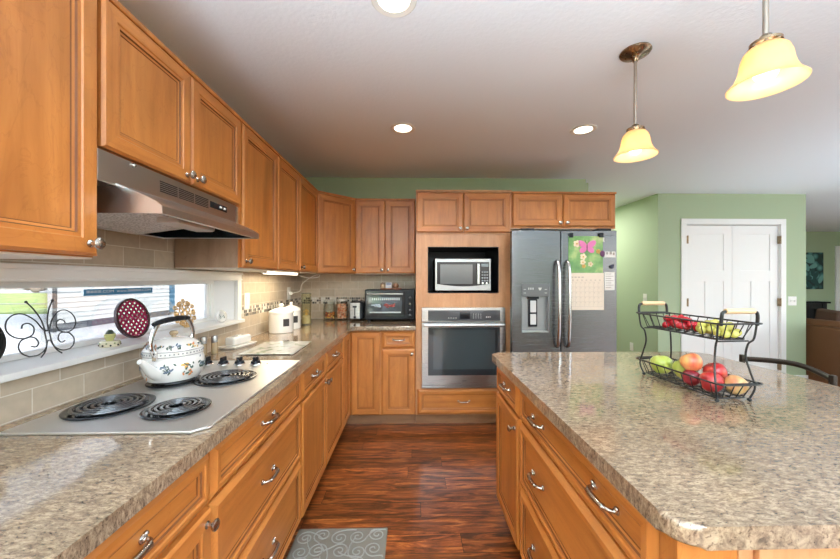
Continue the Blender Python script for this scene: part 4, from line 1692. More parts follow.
b.build('collar_band', plain('slate_band', (0.12, 0.13, 0.15), 0.3), r)
b = MB()
b.lathe([(0.097, 0.121), (0.094, 0.126), (0.082, 0.142), (0.060, 0.155), (0.030, 0.162), (0, 0.163)], seg=48)
lid = b.build('lid', ENAMEL, r)
b = MB()
b.lathe([(0, 0.162), (0.010, 0.163), (0.008, 0.168), (0.014, 0.174), (0.016, 0.181), (0.011, 0.188), (0, 0.190)], seg=16)
b.build('knob', plain('olive_wood_knob', (0.28, 0.20, 0.11), 0.4), lid)
b = MB()
sp = smooth_path([(0, -0.088, 0.040), (0, -0.112, 0.052), (0, -0.138, 0.076), (0, -0.160, 0.098), (0, -0.172, 0.104)], 6)
b.tube(sp, [0.026 - 0.017 * min(1, k / (len(sp) - 1) * 1.15) for k in range(len(sp))], 14)
b.build('spout', ENAMEL, r)
for sy in (-1, 1):
    b = MB()
    sp = smooth_path([(0, sy * 0.098, 0.108), (0, sy * 0.112, 0.128), (0, sy * 0.118, 0.165), (0, sy * 0.103, 0.205), (0, sy * 0.080, 0.228)], 6)
    b.tube(sp, 0.0065, 10, flat=1.5)
    b.box(-0.010, sy * 0.098 - 0.006, 0.088, 0.010, sy * 0.098 + 0.008, 0.125, 0.003)
    b.build('bail_arm', CHROME, r)
b = MB()
sp = smooth_path([(0, -0.108, 0.226), (0, -0.06, 0.233), (0, 0, 0.235), (0, 0.06, 0.233), (0, 0.092, 0.228)], 8)
b.tube(sp, [0.0088 + 0.0022 * math.sin(PI * k / (len(sp) - 1)) - (0.002 if k % 8 == 0 else 0) for k in range(len(sp))], 12)
b.build('grip', BLACK_PLASTIC, r)
rnd = random.Random(11)


def surf_dot(b, prof_r, a, z, s, mi):
    n = Vector((math.cos(a), math.sin(a), 0))
    t = Vector((-math.sin(a), math.cos(a), 0))
    M = Matrix((t.to_4d(), n.to_4d(), (0, 0, 1, 0), (0, 0, 0, 1))).transposed()
    M = Matrix.Translation(Vector((prof_r * math.cos(a), prof_r * math.sin(a), z))) @ M @ Matrix.Rotation(rnd.uniform(0, PI), 4, 'Y')
    b.ball((0, 0, 0), 1, 8, 6, M @ Matrix.Diagonal((s, 0.0012, s * 0.55, 1)), mi) if False else None
    v = []
    for k in range(8):
        v.append(M @ Vector((s * math.cos(2 * PI * k / 8), 0.0005, s * 0.5 * math.sin(2 * PI * k / 8))))
    v.append(M @ Vector((0, 0.0016, 0)))
    b._add(v, [(k, (k + 1) % 8, 8) for k in range(8)], mi)


for sprig in range(10):
    b = MB()
    a0 = 2 * PI * sprig / 10 + 0.1
    warm = sprig % 2
    for k in range(22):
        a = a0 + rnd.gauss(0, 0.11)
        z = 0.052 + rnd.gauss(0, 0.013)
        z = min(max(z, 0.02), 0.085)
        rr = 0.1062 - abs(z - 0.052) ** 2 * 4.2 - (0.0008 if z > 0.07 else 0)
        mi = 0 if rnd.random() < 0.55 else ((2 if rnd.random() < 0.7 else 3) if warm else 1)
        surf_dot(b, rr, a, z, rnd.uniform(0.004, 0.008), mi)
    b.build('painted_sprig', [GREEN_DOT, BLUE_DOT, ORANGE_DOT, YELLOW_DOT], body, recalc=False)
    b = MB()
    for k in range(14):
        a = a0 + 0.25 + rnd.gauss(0, 0.14)
        z = 0.137 + rnd.gauss(0, 0.005)
        z = min(max(z, 0.128), 0.146)
        rr = 0.095 - (z - 0.126) * 0.62
        mi = 0 if rnd.random() < 0.6 else ((3 if rnd.random() < 0.6 else 2) if warm else 1)
        surf_dot(b, rr + 0.0025, a, z, rnd.uniform(0.004, 0.007), mi)
    b.build('painted_sprig', [GREEN_DOT, BLUE_DOT, ORANGE_DOT, YELLOW_DOT], lid, recalc=False)

# salt and pepper
for i, (x, y, lab) in enumerate(((-1.152, 1.905, 'steel-topped shaker behind the cooktop knobs, beside the kettle'), (-1.118, 1.950, 'steel-topped shaker behind the cooktop knobs, nearer the butter dish'))):
    r = thing('shaker', lab, 'shaker', (x, y, 0.914), 0, 'salt and pepper shakers')
    MB().lathe([(0, 0), (0.016, 0), (0.0175, 0.004), (0.0165, 0.06), (0.0150, 0.064), (0, 0.064)], seg=20).build('body', plain('amber_ground_spice' + str(i), (0.34, 0.24, 0.13), 0.15, coat=0.5), r)
    MB().lathe([(0.0155, 0.063), (0.0175, 0.066), (0.0175, 0.092), (0.0140, 0.100), (0, 0.102)], seg=20).build('cap', STEEL_H, r)

# butter dish
r = thing('butter_dish', 'white covered butter dish on the counter below the window end', 'butter dish', (-1.085, 2.150, 0.914), R(-12))
b = MB()
b.box(-0.052, -0.098, 0.0, 0.052, 0.098, 0.010, 0.004)
b.box(-0.058, -0.105, 0.008, 0.058, 0.105, 0.016, 0.005)
b.build('dish', WHITE_CERAMIC, r)
b = MB()
b.box(-0.036, -0.080, 0.015, 0.036, 0.080, 0.068, 0.016, seg=4)
b.box(-0.010, -0.016, 0.064, 0.010, 0.016, 0.074, 0.004)
b.build('cover', WHITE_CERAMIC, r)

# cutting board


def board_mat():
    m, n, l, bs = new_mat('floral_glass_board')
    tc = n.new('ShaderNodeTexCoord')
    v = n.new('ShaderNodeTexNoise')
    v.inputs['Scale'].default_value = 16
    v.inputs['Detail'].default_value = 4
    l.new(tc.outputs['Object'], v.inputs['Vector'])
    rp = ramp(n, [(0.38, (0.32, 0.40, 0.28)), (0.47, (0.70, 0.70, 0.62)), (0.60, (0.76, 0.74, 0.67)), (0.72, (0.60, 0.52, 0.46))])
    l.new(v.outputs['Fac'], rp.inputs['Fac'])
    l.new(rp.outputs['Color'], bs.inputs['Base Color'])
    bs.inputs['Roughness'].default_value = 0.12
    bs.inputs['Coat Weight'].default_value = 0.5
    return m


r = thing('cutting_board', 'pale glass cutting board with faint flowers beyond the cooktop knobs', 'cutting board', (-0.810, 2.078, 0.914), R(1.5))
b = MB()
b.box(-0.148, -0.185, 0.004, 0.148, 0.185, 0.009, 0.0015)
b.build('glass_sheet', [board_mat()], r)
b = MB()
for sx in (-1, 1):
    for sy in (-1, 1):
        b.cyl((sx * 0.13, sy * 0.165, 0), (sx * 0.13, sy * 0.165, 0.0045), 0.008, 12)
b.build('foot', WHITE_PLASTIC, r)

# canisters
CHALK = plain('chalkboard_label', (0.035, 0.033, 0.032), 0.6)


def canister(x, y, rad, h, label, la):
    r = thing('canister', label, 'canister', (x, y, 0.914), 0, 'white ceramic canisters')
    b = MB()
    b.lathe([(0, 0), (rad * 0.95, 0), (rad, 0.005), (rad, h - 0.02), (rad * 0.97, h - 0.006), (rad * 0.93, h)], seg=44)
    b.build('jar', WHITE_CERAMIC, r)
    b = MB()
    b.lathe([(rad * 0.9, h - 0.002), (rad * 1.02, h), (rad * 1.02, h + 0.012), (rad * 0.95, h + 0.022), (rad * 0.55, h + 0.040), (rad * 0.22, h + 0.046), (rad * 0.16, h + 0.052), (rad * 0.22, h + 0.066), (rad * 0.12, h + 0.074), (0, h + 0.075)], seg=40)
    b.build('lid', WHITE_CERAMIC, r)
    b = MB()
    n_ = 8
    s_ = 0.030 / rad
    rows = []
    for k in range(n_ + 1):
        a = la - s_ / 2 * 2 + 2 * s_ * k / n_ * 0.8
        for z in (h * 0.36, h * 0.74):
            rows.append(Vector(((rad + 0.0012) * math.cos(a), (rad + 0.0012) * math.sin(a), z)))
    b._add(rows, [(2 * k, 2 * k + 2, 2 * k + 3, 2 * k + 1) for k in range(n_)])
    b.build('label_plate', CHALK, r, recalc=False)
    return r


canister(-1.040, 2.725, 0.092, 0.150, 'larger white lidded canister with black label below the light bar', R(-42))
canister(-1.035, 2.935, 0.076, 0.150, 'smaller white lidded canister with black label, next to the glass vase', R(-42))

# tall glass vase with leaves
r = thing('glass_vase', 'tall narrow glass vase with yellow leaves and sand in the counter corner', 'vase', (-0.985, 3.185, 0.914))
b = MB()
b.lathe([(0, 0), (0.044, 0), (0.0455, 0.004), (0.0455, 0.290), (0.0425, 0.290), (0.0425, 0.010), (0, 0.010)], seg=36)
b.build('glass', thin_glass('vase_glass', (0.94, 0.94, 0.86), 0.02, 0.3), r)
b = MB()
b.lathe([(0, 0.011), (0.041, 0.011), (0.041, 0.075), (0.03, 0.082), (0, 0.083)], seg=28)
b.build('sand', plain('sand', (0.55, 0.46, 0.28), 0.8, bump=0.4), r)
b = MB()
rnd = random.Random(5)
for k in range(26):
    a = rnd.uniform(0, 2 * PI)
    M = Matrix.Rotation(rnd.uniform(0, PI), 4, 'Z') @ Matrix.Rotation(rnd.uniform(-1, 1), 4, 'X')
    rr = rnd.uniform(0, 0.024)
    b.ball((rr * math.cos(a), rr * math.sin(a), rnd.uniform(0.085, 0.135)), 0.012, 8, 5, M, rnd.choice((0, 0, 1)), (1.0, 0.6, 0.18))
b.build('leaves', [YELLOW_DOT, plain('golden_leaf', (0.75, 0.40, 0.05), 0.5)], r)
b = MB()
b.lathe([(0.0415, 0.287), (0.0465, 0.287), (0.0465, 0.293), (0.0415, 0.293), (0.0415, 0.287)], seg=32)
b.lathe([(0.0415, 0.0), (0.0468, 0.0), (0.0468, 0.006), (0.0415, 0.006), (0.0415, 0.0)], seg=32)
b.build('rim', plain('dark_rim', (0.12, 0.11, 0.07), 0.3), r)

# jars
def jar(x, y, rad, h, label, fill, lidmat):
    r = thing('glass_jar', label, 'jar', (x, y, 0.914), 0, 'glass jars on the back counter')
    b = MB()
    b.lathe([(0, 0), (rad * 0.9, 0), (rad, 0.006), (rad, h * 0.80), (rad * 0.86, h * 0.90), (rad * 0.86, h), (rad * 0.82, h), (rad * 0.82, h * 0.89), (rad * 0.95, h * 0.79), (rad * 0.95, 0.008), (0, 0.006)], seg=32)
    b.build('glass', JAR_GLASS, r)
    b = MB()
    b.lathe([(0, h), (rad * 0.92, h), (rad * 0.94, h + 0.004), (rad * 0.94, h + 0.020), (rad * 0.85, h + 0.026), (0, h + 0.027)], seg=32)
    b.build('lid', lidmat, r)
    rnd = random.Random(int(rad * 1e5))
    top, count, cols = fill
    b = MB()
    for k in range(count):
        a = rnd.uniform(0, 2 * PI)
        rr = rad * 0.80 * math.sqrt(rnd.random())
        M = Matrix.Rotation(rnd.uniform(0, PI), 4, 'Z') @ Matrix.Rotation(rnd.uniform(-1.3, 1.3), 4, 'X')
        b.ball((rr * math.cos(a), rr * math.sin(a), 0.014 + (h * top - 0.014) * rnd.random()), 0.0105, 8, 5, M, rnd.randrange(len(cols)), (1.1, 0.8, 0.6))
    c = b.build('candies', cols, r)
    c['kind'] = 'stuff'
    return r


CAND = [plain('candy_orange', (0.80, 0.26, 0.05), 0.4), plain('candy_yellow', (0.85, 0.55, 0.12), 0.4), plain('candy_brown', (0.30, 0.07, 0.03), 0.4)]
SALM = [plain('candy_salmon', (0.80, 0.28, 0.12), 0.4), plain('candy_peach', (0.82, 0.52, 0.34), 0.4)]
jar(-0.862, 3.570, 0.063, 0.178, 'glass jar partly filled with mixed orange and brown candy by the vase', (0.42, 70, CAND), JAR_GLASS)
jar(-0.730, 3.555, 0.063, 0.192, 'glass jar filled with salmon-orange candy next to the toaster', (0.84, 210, SALM), plain('dull_glass_lid', (0.55, 0.52, 0.48), 0.2, 0.4))

# toaster
r = thing('toaster', 'steel and black two-slot toaster between the candy jar and toaster oven', 'toaster', (-0.566, 3.44, 0.914))
b = MB()
b.box(-0.068, -0.002, 0.012, 0.072, 0.205, 0.192, 0.018, seg=4)
b.build('shell', BLACK_PLASTIC, r)
b = MB()
b.box(-0.062, -0.012, 0.020, 0.042, 0.010, 0.186, 0.008, seg=3)
b.build('end_plate', STEEL_H, r)
b = MB()
b.box(-0.015, -0.016, 0.055, -0.005, -0.008, 0.15, 0.001)
b.box(-0.03, -0.036, 0.136, 0.010, -0.012, 0.152, 0.004)
b.lathe([(0.014, 0), (0.012, 0.016), (0, 0.017)], (-0.010, -0.012, 0.040), 16, Matrix.Rotation(R(90), 4, 'X'))
b.build('lever', BLACK_PLASTIC, r)
b = MB()
b.box(-0.045, 0.03, 0.189, -0.015, 0.18, 0.194)
b.box(0.018, 0.03, 0.189, 0.048, 0.18, 0.194)
b.build('slot', BLACK_MATTE, r)

# toaster oven
r = thing('toaster_oven', 'black countertop toaster oven on the counter next to the tall oven cabinet', 'toaster oven', (-0.47, 3.36, 0.914))
W_, H_ = 0.498, 0.318
b = MB()
b.box(0, 0.012, 0.018, W_, 0.29, H_, 0.010, seg=3)
for x in (0.04, W_ - 0.04):
    for y in (0.05, 0.25):
        b.cyl((x, y, 0), (x, y, 0.02), 0.014, 12)
b.build('body', BLACK_PLASTIC, r)
b = MB()
b.box(0.012, -0.002, 0.045, 0.398, 0.016, H_ - 0.012, 0.005)
d = b.build('door', BLACK_GLOSS, r)
b = MB()
b.box(0.040, -0.0045, 0.082, 0.368, 0.0, 0.244, 0.002)
gl = b.build('glass', plain('smoked_glass', (0.030, 0.045, 0.055), 0.05, ior=1.7), d)
b = MB()
b.box(0.052, -0.006, 0.088, 0.356, -0.004, 0.100)
for k in range(14):
    b.box(0.075 + k * 0.020, -0.006, 0.214, 0.085 + k * 0.020, -0.004, 0.236)
b.build('rack', plain('rack_steel', (0.42, 0.46, 0.48), 0.3, 0.7), gl)
b = MB()
b.tube([(0.04, -0.002, 0.276), (0.04, -0.030, 0.276)], 0.006, 8)
b.tube([(0.365, -0.002, 0.276), (0.365, -0.030, 0.276)], 0.006, 8)
b.tube([(0.028, -0.032, 0.276), (0.378, -0.032, 0.276)], 0.0095, 12)
b.build('handle', STEEL_H, d)
for k, z in enumerate((0.232, 0.170, 0.108, 0.060)):
    b = MB()
    b.lathe([(0.022, 0), (0.022, 0.004), (0.017, 0.008), (0.016, 0.022), (0, 0.023)], (0.448, 0.012, z), 22, Matrix.Rotation(R(90), 4, 'X'))
    b.box(0.446, -0.013, z + 0.002, 0.450, -0.009, z + 0.016, mi=1)
    b.build('knob', [BLACK_PLASTIC, STEEL_H], r)
# flattened patches on the glass: a pale blue one and a dull red one
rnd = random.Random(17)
for nm, cx_, hw, mat_ in (('pale_patch', 0.118, 0.050, plain('pale_blue_patch', (0.36, 0.42, 0.48), 0.3, 0.3)), ('red_patch', 0.245, 0.058, plain('dull_red', (0.26, 0.03, 0.025), 0.45))):
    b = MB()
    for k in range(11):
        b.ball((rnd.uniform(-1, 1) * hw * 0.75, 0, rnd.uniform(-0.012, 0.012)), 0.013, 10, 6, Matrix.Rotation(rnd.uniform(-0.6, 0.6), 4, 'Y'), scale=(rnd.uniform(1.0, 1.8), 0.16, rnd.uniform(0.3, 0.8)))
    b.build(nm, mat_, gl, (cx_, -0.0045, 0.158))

# board on top of the toaster oven with three little pieces
r = thing('wooden_tray', 'small reddish wooden board lying on top of the toaster oven', 'tray', (-0.215, 3.48, 1.232))
b = MB()
b.box(-0.105, -0.08, 0, 0.105, 0.08, 0.012, 0.004)
b.build('board', wood('reddish_board', 0, (0.36, 0.13, 0.05), (0.30, 0.10, 0.04), (0.22, 0.07, 0.03)), r)


def small_pot(x, name, label, cat, cols, prof):
    r = thing(name, label, cat, (x, 3.455, 1.244), 0, 'small pieces on the wooden board')
    MB().lathe(prof, seg=22).build('base', cols[0], r)
    b = MB()
    b.lathe([(prof[-2][0] * 0.98, prof[-2][1]), (prof[-2][0] * 0.98, prof[-2][1] + 0.006), (0, prof[-2][1] + 0.012)], seg=22)
    b.ball((0, 0, prof[-2][1] + 0.014), 0.006, 10, 6)
    b.build('lid', cols[1], r)


TAN = plain('tan_glaze', (0.45, 0.32, 0.20), 0.3)
BRN = plain('brown_glaze', (0.22, 0.11, 0.06), 0.3)
BLW = plain('pale_blue_glaze', (0.55, 0.58, 0.66), 0.3)
small_pot(-0.300, 'small_pot', 'little round tan pot on the wooden board over the toaster oven', 'pot', (TAN, BRN), [(0, 0), (0.018, 0), (0.028, 0.012), (0.030, 0.024), (0.022, 0.040), (0, 0.040)])
r = thing('small_box', 'little pale blue and white box between two round pots', 'box', (-0.238, 3.455, 1.244), 0, 'small pieces on the wooden board')
b = MB()
b.box(-0.030, -0.02, 0, 0.030, 0.02, 0.058, 0.004)
b.build('box', BLW, r)
b = MB()
b.box(-0.024, -0.021, 0.030, 0.024, -0.019, 0.050)
b.build('picture', plain('slate_blue_print', (0.22, 0.26, 0.40), 0.4), r)
small_pot(-0.168, 'small_pot', 'little round brown pot nearest the oven tower on the wooden board', 'pot', (BRN, TAN), [(0, 0), (0.020, 0), (0.032, 0.014), (0.033, 0.028), (0.024, 0.044), (0, 0.044)])

# under-cabinet light bar, its cord and outlets
r = thing('light_bar', 'lit white light bar mounted under the wall cabinets above the canisters', 'light', (-1.0, 2.635, 1.390))
b = MB()
b.box(-0.016, -0.320, -0.018, 0.016, 0.320, 0.0, 0.003)
b.build('housing', WHITE_PLASTIC, r)
b = MB()
b.box(-0.013, -0.305, -0.0205, 0.0165, 0.305, -0.004, 0.002)
b.build('diffuser', plain('lit_diffuser', (1, 0.95, 0.85), 0.4, emit=(1.0, 0.90, 0.72), estr=5.0), r)
d = bpy.data.lights.new('light_bar_lamp', 'AREA')
d.shape = 'RECTANGLE'
d.size, d.size_y = 0.03, 0.60
d.energy = 3.6
d.color = (1.0, 0.86, 0.60)
lo = bpy.data.objects.new('light_bar_lamp', d)
COL.objects.link(lo)
lo.parent = r
lo.location = (0, 0, -0.024)
b = MB()
sp = smooth_path([(-1.0, 2.955, 1.381), (-0.985, 3.02, 1.362), (-0.93, 3.10, 1.345), (-0.86, 3.15, 1.355), (-0.875, 3.19, 1.378), (-0.95, 3.20, 1.350), (-1.03, 3.21, 1.29), (-1.06, 3.24, 1.225), (-1.12, 3.26, 1.205), (-1.145, 3.262, 1.20)], 8)
b.tube(sp, 0.0035, 8)
b.box(-1.168, 3.245, 1.185, -1.142, 3.28, 1.215, 0.004)
tag(b.build('power_cord', WHITE_PLASTIC), 'white cord looping from the light bar to the wall plug', 'cord')


def wall_plate(name, label, cat, loc, rz, holes, group=None):
    r = thing(name, label, cat, loc, rz, group)
    b = MB()
    b.box(-0.036, -0.006, -0.058, 0.036, 0, 0.058, 0.003)
    b.build('plate', WHITE_PLASTIC, r)
    b = MB()
    if holes == 'outlet':
        for z in (-0.022, 0.022):
            b.box(-0.017, -0.009, z - 0.014, 0.017, -0.005, z + 0.014, 0.003)
    elif holes == 'rocker':
        b.box(-0.017, -0.010, -0.033, 0.017, -0.005, 0.033, 0.002)
    else:
        for x in (-0.015, 0.015):
            b.box(x - 0.005, -0.016, -0.012, x + 0.005, -0.005, 0.012, 0.002)
    b.build('rocker' if holes != 'outlet' else 'socket', WHITE_PLASTIC, r)
    return r


wall_plate('outlet', 'white outlet in the mosaic band behind the white canisters', 'outlet', (XW, 3.262, 1.20), RL, 'outlet', 'outlets')
wall_plate('light_switch', 'white switch plate on the tile just past the window', 'switch', (XW, 2.440, 1.178), RL, 'rocker', 'switches')
o = wall_plate('light_switch', 'white double switch plate on the green wall next to the pantry doors', 'switch', (4.890, YP, 1.055), 0, 'toggle', 'switches')
o.scale = (1.55, 1, 1)
wall_plate('light_switch', 'white switch plate on the green side wall seen behind the fruit basket handle', 'switch', (3.137, 4.51, 1.082), RI, 'toggle', 'switches')
wall_plate('outlet', 'white outlet low on the green side wall next to the refrigerator', 'outlet', (3.137, 4.79, 0.372), RI, 'outlet', 'outlets')

# ------------------------------------------------------------------ on the window sill
SZ = 1.063
# wire butterfly
r = thing('wire_butterfly', 'black wire butterfly sculpture leaning in the kitchen window', 'ornament', (-1.268, 1.228, SZ), RL)
b = MB()
rt = 0.0021


def wire(pts, n=7):
    b.tube(smooth_path([(p[0], 0.055 * (1 - 0) * 0 + p[1] * 0.22, p[1]) for p in pts], n), rt, 7)


# local x runs along the window, z up; it leans back towards the glass
for s in (-1, 1):
    ws = 1.0 if s < 0 else 0.92
    q = lambda x, z: (s * x * ws, z)
    wire([q(0.012, 0.095), q(0.030, 0.128), q(0.060, 0.152), q(0.090, 0.152), q(0.112, 0.132), q(0.116, 0.104), q(0.100, 0.082), q(0.072, 0.073), q(0.046, 0.082), q(0.038, 0.104), q(0.050, 0.120), q(0.068, 0.118), q(0.074, 0.106)])
    wire([q(0.060, 0.074), q(0.082, 0.068), q(0.094, 0.048), q(0.088, 0.026), q(0.070, 0.012)])
    wire([q(0.062, 0.076), q(0.042, 0.070), q(0.034, 0.052), q(0.044, 0.040), q(0.058, 0.044)])
    wire([q(0.006, 0.085), q(0.010, 0.125), q(0.026, 0.165), q(0.044, 0.192)])
    wire([q(0.008, 0.100), q(0.008, 0.06), q(0.010, 0.040), q(0.020, 0.018), q(0.036, 0.002)])
    wire([q(0.006, 0.050), q(0.018, 0.026), q(0.042, 0.012), q(0.070, 0.012)])
    b.ball((s * 0.044 * ws, 0.192 * 0.22, 0.192), 0.0045, 8, 6)
wire([(-0.010, 0.095), (0, 0.088), (0.010, 0.095)])
wire([(-0.010, 0.048), (0, 0.055), (0.010, 0.048)])
b.build('wire_frame', BLACK_IRON, r)


def round_trivet(name, label, x, y, rad, face, holes, group, lean=12):
    """round plate that leans back towards the glass"""
    r = thing(name, label, 'trivet', (x, y, SZ), RL, group)
    MT = Matrix.Rotation(R(-lean), 4, 'X') @ Matrix.Translation((0, 0, rad + 0.001))
    MR = MT @ Matrix.Rotation(R(90), 4, 'X')
    b = MB(MR)
    b.lathe([(rad - 0.010, -0.006), (rad, -0.006), (rad, 0.006), (rad - 0.010, 0.006), (rad - 0.010, -0.006)], seg=48)
    b.build('rim', plain(name + '_rim', (0.05, 0.02, 0.03), 0.25, coat=0.4) if holes else BLACK_IRON, r)
    b = MB(MR)
    if holes:
        # diagonal lattice of bars, crossed
        step = 0.0195
        n_ = int(rad / step) + 1
        for ang in (R(45), R(-45)):
            dx, dy = math.cos(ang), math.sin(ang)
            for k in range(-n_, n_ + 1):
                o_ = k * step
                if abs(o_) > rad - 0.008:
                    continue
                hl = math.sqrt(max(0, (rad - 0.006) ** 2 - o_ ** 2))
                p0 = (-dy * o_ - dx * hl, dx * o_ - dy * hl, 0)
                p1 = (-dy * o_ + dx * hl, dx * o_ + dy * hl, 0)
                b.tube([p0, p1], 0.0058, 6, flat=0.5)
    else:
        b.lathe([(0, -0.003), (rad - 0.008, -0.003), (rad - 0.008, 0.003), (0, 0.003)], seg=40)
    b.build('lattice' if holes else 'plate', face, r)
    return r


round_trivet('round_trivet', 'round red lattice trivet propped against the window glass', -1.262, 1.590, 0.092, RED_IRON, True, 'round trivets')
round_trivet('round_trivet', 'plain black round trivet at the window, cut by the picture edge', -1.262, 1.012, 0.084, BLACK_IRON, False, 'round trivets')

# patterned dish with a small succulent
r = thing('succulent_pot', 'tiny succulent in a glazed pot on a patterned dish on the sill', 'potted plant', (-1.215, 1.395, SZ))
b = MB()
prof = [(0, 0), (0.040, 0), (0.043, 0.003), (0.044, 0.022), (0.040, 0.027), (0, 0.027)]
b.lathe(prof, seg=30)
dish = b.build('dish', plain('cream_glaze', (0.62, 0.56, 0.40), 0.25, coat=0.4), r)
b = MB()
for k in range(16):
    a = 2 * PI * k / 16
    b.ball((0.0435 * math.cos(a), 0.0435 * math.sin(a), 0.008 + 0.009 * (k % 2)), 0.0045, 8, 5, mi=k % 2)
b.build('dots', [BLACK_PLASTIC, plain('moss_glaze', (0.20, 0.22, 0.10), 0.3)], dish)
MB().lathe([(0, 0.027), (0.016, 0.027), (0.024, 0.045), (0.025, 0.058), (0.020, 0.060), (0, 0.056)], seg=24).build('pot', plain('yellow_green_glaze', (0.42, 0.40, 0.16), 0.25, coat=0.4), r)
b = MB()
for k in range(9):
    a = 2 * PI * k / 9
    b.ball((0.012 * math.cos(a), 0.012 * math.sin(a), 0.066), 0.010, 8, 6, Matrix.Rotation(a, 4, 'Z') @ Matrix.Rotation(R(-35), 4, 'Y'), scale=(0.45, 0.6, 1.25))
b.build('leaves', plain('dark_succulent', (0.04, 0.055, 0.035), 0.4), r)

r.scale = (0.74, 0.74, 0.86)

# gold openwork ornament
r = thing('gold_ornament', 'pale gold openwork flower ornament standing behind the kettle handle', 'ornament', (-1.262, 1.940, SZ), RL)
b = MB()
MT = Matrix.Rotation(R(-10), 4, 'X')
cz = 0.080


def ring(x, z, rad, t=0.0045):
    pts = [MT @ Vector((x + rad * math.cos(2 * PI * k / 14), 0, z + rad * math.sin(2 * PI * k / 14))) for k in range(14)]
    b.tube(pts, t, 7, closed=True)


ring(0, cz, 0.016)
for k in range(6):
    a = 2 * PI * k / 6 + R(30)
    cxx, czz = 0.034 * math.cos(a), cz + 0.034 * math.sin(a)
    ring(cxx, czz, 0.013)
    for q in (-1, 0, 1):
        a2 = a + q * 0.42
        rr = 0.062 + (0.008 if q == 0 else 0)
        ring(1.2 * rr * math.cos(a2), cz + rr * math.sin(a2), 0.009)
        b.ball(MT @ Vector((1.2 * (rr - 0.013) * math.cos(a2), 0, cz + (rr - 0.013) * math.sin(a2))), 0.0065, 8, 6)
b.box(-0.018, -0.012, 0.0, 0.018, 0.012, 0.016, 0.004)
b.build('openwork', GOLD, r)

# decorated egg
r = thing('ceramic_egg', 'white egg with a green sprig at the end of the window sill', 'ornament', (-1.200, 2.170, SZ))
b = MB()
b.lathe([(0, 0), (0.012, 0.001), (0.022, 0.008), (0.029, 0.022), (0.031, 0.034), (0.028, 0.050), (0.021, 0.064), (0.012, 0.073), (0, 0.077)], seg=28)
b.build('shell', WHITE_CERAMIC, r)
b = MB()
rnd = random.Random(2)
for k in range(9):
    surf_dot(b, 0.0308, R(-62) + rnd.gauss(0, 0.22), 0.036 + rnd.gauss(0, 0.008), 0.0045, 0)
b.build('painted_sprig', plain('grey_green', (0.18, 0.24, 0.18), 0.4), r, recalc=False)

# blue lettered strip stuck on the glass
r = thing('window_sticker', 'long blue strip with white lettering stuck on the window glass', 'sticker', (-1.3325, 1.592, 1.2775), RL)
b = MB()
b.box(-0.182, -0.001, -0.0135, 0.182, 0, 0.0135)
b.build('strip', plain('sign_blue', (0.05, 0.22, 0.42), 0.5), r)
cu = bpy.data.curves.new('lettering', 'FONT')
cu.body = 'IIIIIIIIIII.COM  www.IIIIIIIIIIIII.COM'
cu.size = 0.0165
cu.align_x = 'CENTER'
cu.align_y = 'CENTER'
cu.extrude = 0.0002
to = bpy.data.objects.new('lettering_source', cu)
COL.objects.link(to)
bpy.context.view_layer.update()
dg = bpy.context.evaluated_depsgraph_get()
tm = bpy.data.meshes.new_from_object(to.evaluated_get(dg))
bpy.data.objects.remove(to)
tm.materials.clear()
tm.materials.append(plain('white_ink', (0.8, 0.8, 0.8), 0.5))
xs = [v.co.x for v in tm.vertices]
k_ = 0.34 / (max(xs) - min(xs))
for v in tm.vertices:
    v.co.x *= k_
o = bpy.data.objects.new('lettering', tm)
COL.objects.link(o)
o.parent = r
o.location = (0, -0.0014, 0.002)
o.rotation_euler = (R(90), 0, 0)

# ------------------------------------------------------------------ fruit basket on the island
BC = Vector((1.086, 1.305, 0.914))
BA = R(3.5)
r = thing('fruit_basket', 'two-tier black wire fruit basket with pale wooden handles on the island', 'basket', BC, BA)


def rrect(hx, hy, z, rad=0.02, n=4, ear=0.0):
    p = rounded([(-hx, -hy), (hx, -hy), (hx, hy), (-hx, hy)], [rad] * 4, n)
    return [(a, b2, z) for a, b2 in p]


def tray(name, z0, z1, hx0, hy0, hx1, hy1, parent):
    """open wire tray: rims, uprights, floor wires (local y is the long axis)"""
    b = MB()
    b.tube(rrect(hx1, hy1, z1), 0.0032, 7, closed=True)
    b.tube(rrect(hx0, hy0, z0), 0.0026, 7, closed=True)
    # pointed ears at both ends
    for s in (-1, 1):
        b.tube(smooth_path([(-hx1, s * (hy1 - 0.02), z1), (-hx1 * 0.9, s * (hy1 + 0.012), z1 + 0.002), (0, s * (hy1 + 0.018), z1 + 0.002), (hx1 * 0.9, s * (hy1 + 0.012), z1 + 0.002), (hx1, s * (hy1 - 0.02), z1)], 5), 0.003, 7)
    NL, NS = 9, 4
    for s in (-1, 1):
        for k in range(NL):
            t = -1 + 2 * (k + 0.5) / NL
            b.tube([(s * hx1, t * (hy1 - 0.012), z1), (s * hx0, t * (hy0 + 0.006), z0)], 0.0017, 6)
        for k in range(NS):
            t = -1 + 2 * (k + 0.5) / NS
            b.tube([(t * (hx1 - 0.01), s * hy1, z1), (t * (hx0 - 0.008), s * hy0, z0)], 0.0018, 6)
    for k in range(NL):
        t = -1 + 2 * (k + 0.5) / NL
        y = t * (hy0 - 0.008)
        b.tube([(-hx0, y, z0), (hx0, y, z0)], 0.0018, 6)
    for k in range(3):
        x = -hx0 + (k + 0.5) * 2 * hx0 / 3
        b.tube([(x, -hy0, z0), (x, hy0, z0)], 0.0018, 6)
    return b.build(name, BLACK_IRON, parent)


